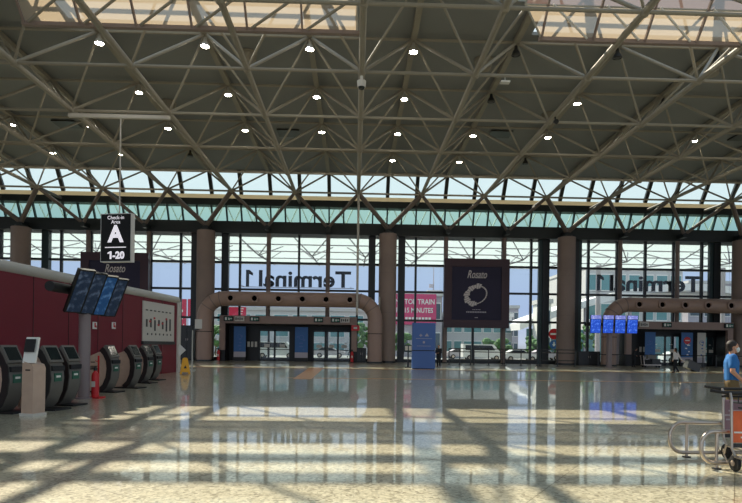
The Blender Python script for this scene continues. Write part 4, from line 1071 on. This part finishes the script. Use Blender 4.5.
# banner with writing
y = 91.72; a, c = at(386, 293.5, y), at(436, 325, y)
t = thing('train_banner', 'raspberry banner with white train advertising text on the lilac building', 'banner', ((a.x+c.x)/2, y, (a.z+c.z)/2)); w_ = c.x-a.x; h = a.z-c.z
b = MB(); b.box((0, 0, 0), (w_, .1, h)); b.build('sheet', 'banner', t)
text('NON-STOP TRAIN', 1.15, (-.15, -.07, h*.24), 'white', t, ext=.01, off=.02, sx=.84)
text('EVERY 15 MINUTES', 1.1, (-.15, -.07, -h*.04), 'white', t, ext=.01, off=.02, sx=.8)
b = MB()
for i in range(13): b.box((-w_*.42+i*w_*.066, -.06, -h*.3), (w_*.048, .02, .42))
b.build('small_print', 'white', t)
for xa, xb, ya, yb_, lb in ((180.5, 186, 299, 330, 'narrow red banner outside, left of the tall black cabinet'), (188, 196.5, 299, 318, 'narrow red banner outside, beside the second thick column'), (229, 246, 307, 318, 'red banner outside above the left end of the left portal')):
    y = 80; a, c = at(xa, ya, y), at(xb, yb_, y)
    t = thing('street_banner', lb, 'banner', ((a.x+c.x)/2, y, 0), group='red banners on the street outside'); h = a.z-c.z
    b = MB(); b.box((0, 0, (a.z+c.z)/2), (c.x-a.x, .08, h)); b.build('sheet', 'bannered', t)
    b = MB()
    for s_ in (-1, 1): b.tube([(s_*(c.x-a.x)/2, .08, -.2), (s_*(c.x-a.x)/2, .08, a.z)], .06, 8)
    b.build('poles', 'lilac', t)
    b = MB(); marks(b, 0, -.05, (a.z+c.z)/2, (c.x-a.x)*.8, h*.7, 4, int(xa)); b.build('printed_marks', 'white', t)
# mast, traffic sign, cars, bushes
p = at(433.5, 289, 114); ptop = at(433.5, 262, 114)
t = thing('antenna_mast', 'thin grey antenna mast on the white rooftop block', 'mast', (p.x, 114, 12.7))
b = MB(); b.tube([(0, 0, 0), (0, 0, ptop.z-12.7)], [.14, .05], 8); b.build('mast', 'lilac', t)
b = MB(); b.box((-.5, 0, 1.0), (.8, .4, .7)); b.build('equipment_box', 'lilac', t)
y = 64; p = at(554, 334, y)
t = thing('traffic_sign', 'round red traffic sign above a blue one on the kerb outside', 'traffic sign', (p.x, y, 0))
b = MB(); b.tube([(0, .06, -.03), (0, .06, p.z+.6)], .04, 8); b.build('pole', 'lilac', t)
RXm = Matrix.Rotation(PI/2, 3, 'X')
b = MB(); b.lathe([(0, -.02), (.62, -.02), (.62, .02), (0, .02)], (0, 0, p.z), 24, RXm); q = b.build('red_disc', 'firered', t)
b = MB(); b.box((0, -.03, p.z), (.85, .02, .2)); b.build('white_bar', 'white', q)
b = MB(); b.lathe([(0, -.02), (.5, -.02), (.5, .02), (0, .02)], (0, 0, p.z-1.2), 24, RXm); q = b.build('blue_disc', 'blue', t)
b = MB(); b.prism([(-.2, -.05), (.2, -.05), (0, -.35)], -.035, -.022, c=(0, 0, p.z-1.1)); b.box((0, -.03, p.z-1.05), (.14, .02, .3)); b.build('white_arrow', 'white', q)
def car(px, y, m, lb, L=4.4, van=False):
    t = thing('van' if van else 'car', lb, 'van' if van else 'car', (X_(px, y), y, -.15), group='vehicles on the road outside')
    if van: pr = [(-L/2, .35), (L/2, .35), (L/2, 1.0), (L/2-.5, 1.25), (L/2-1.2, 2.05), (-L/2, 2.1)]
    else: pr = [(-L/2, .35), (L/2, .35), (L/2, .75), (L/2-.35, .88), (L/2-1.15, .98), (L/2-1.9, 1.42), (-L/2+1.2, 1.46), (-L/2+.35, 1.0), (-L/2, .9)]
    b = MB(); b.prism(pr, -.85, .85); b.build('body', m, t, .06)
    if van: wn = [(L/2-1.05, 1.3), (L/2-1.45, 1.92), (-L/2+.3, 1.95), (-L/2+.3, 1.3)]
    else: wn = [(L/2-1.35, 1.0), (L/2-1.95, 1.36), (-L/2+1.2, 1.39), (-L/2+.6, 1.02)]
    b = MB(); b.prism(wn, -.87, .87); b.build('side_windows', 'carglass', t)
    for x in (-L/2+.85, L/2-.85):
        for s_ in (-.8, .8):
            b = MB(); b.lathe([(0, -.1), (.2, -.1), (.33, -.08), (.33, .08), (.2, .1), (0, .1)], (x, s_, .33), 18, RXm); q = b.build('wheel', 'rubber', t)
            b = MB(); b.lathe([(0, -.11), (.18, -.11), (.18, .11), (0, .11)], (x, s_, .33), 14, RXm); b.build('hubcap', 'steelrail', q)
car(520, 70, 'carwhite', 'white car outside, right of the big dark advert')
car(482, 74, 'carwhite', 'white van outside, below the big dark advert', 5.2, True)
car(277, 72, 'carwhite', 'white van outside the left door pair of the left entrance', 5.0, True)
car(330, 78, 'lilac', 'grey car outside the right door pair of the left entrance')
car(462, 80, 'lilac', 'grey car outside, just right of the blue totem')
car(678, 74, 'carwhite', 'white car outside the right entrance')
car(545, 79, 'lilac', 'grey car outside, behind the traffic sign')
def bush(px, y, r, h, lb):
    t = thing('street_shrub', lb, 'shrub', (X_(px, y), y, -.15), group='green shrubs on the road edge'); rnd = random.Random(int(px))
    b = MB()
    for i in range(26):
        a = rnd.uniform(0, 2*PI); q = rnd.uniform(0, 1)**.5*r; zz = rnd.uniform(.35, 1)*h
        b.ball((q*math.cos(a), q*math.sin(a), zz), rnd.uniform(.2, .4)*r, 8, (1, 1, .8))
    b.build('foliage', 'leaf', t)
    b = MB(); b.tube([(0, 0, 0), (0, 0, h*.6)], [.12, .06], 8); b.build('stem', 'khaki', t)
for px, r, h, lb in ((400, 1.6, 3.4, 'tall green shrub seen left of the blue totem'), (498, 1.8, 2.6, 'green shrub outside under the right edge of the big advert'), (536, 1.8, 3.2, 'green shrub outside left of the traffic sign'), (560, 1.4, 2.4, 'green shrub outside behind the barrier column'),
                (362, 1.5, 4.6, 'green shrub outside right of the left portal'), (216, 1.5, 4.2, 'green shrub outside left of the left portal'), (587, 1.5, 5.0, 'green shrub outside between the dark frames near the blue screens')):
    bush(px, 82, r, h, lb)
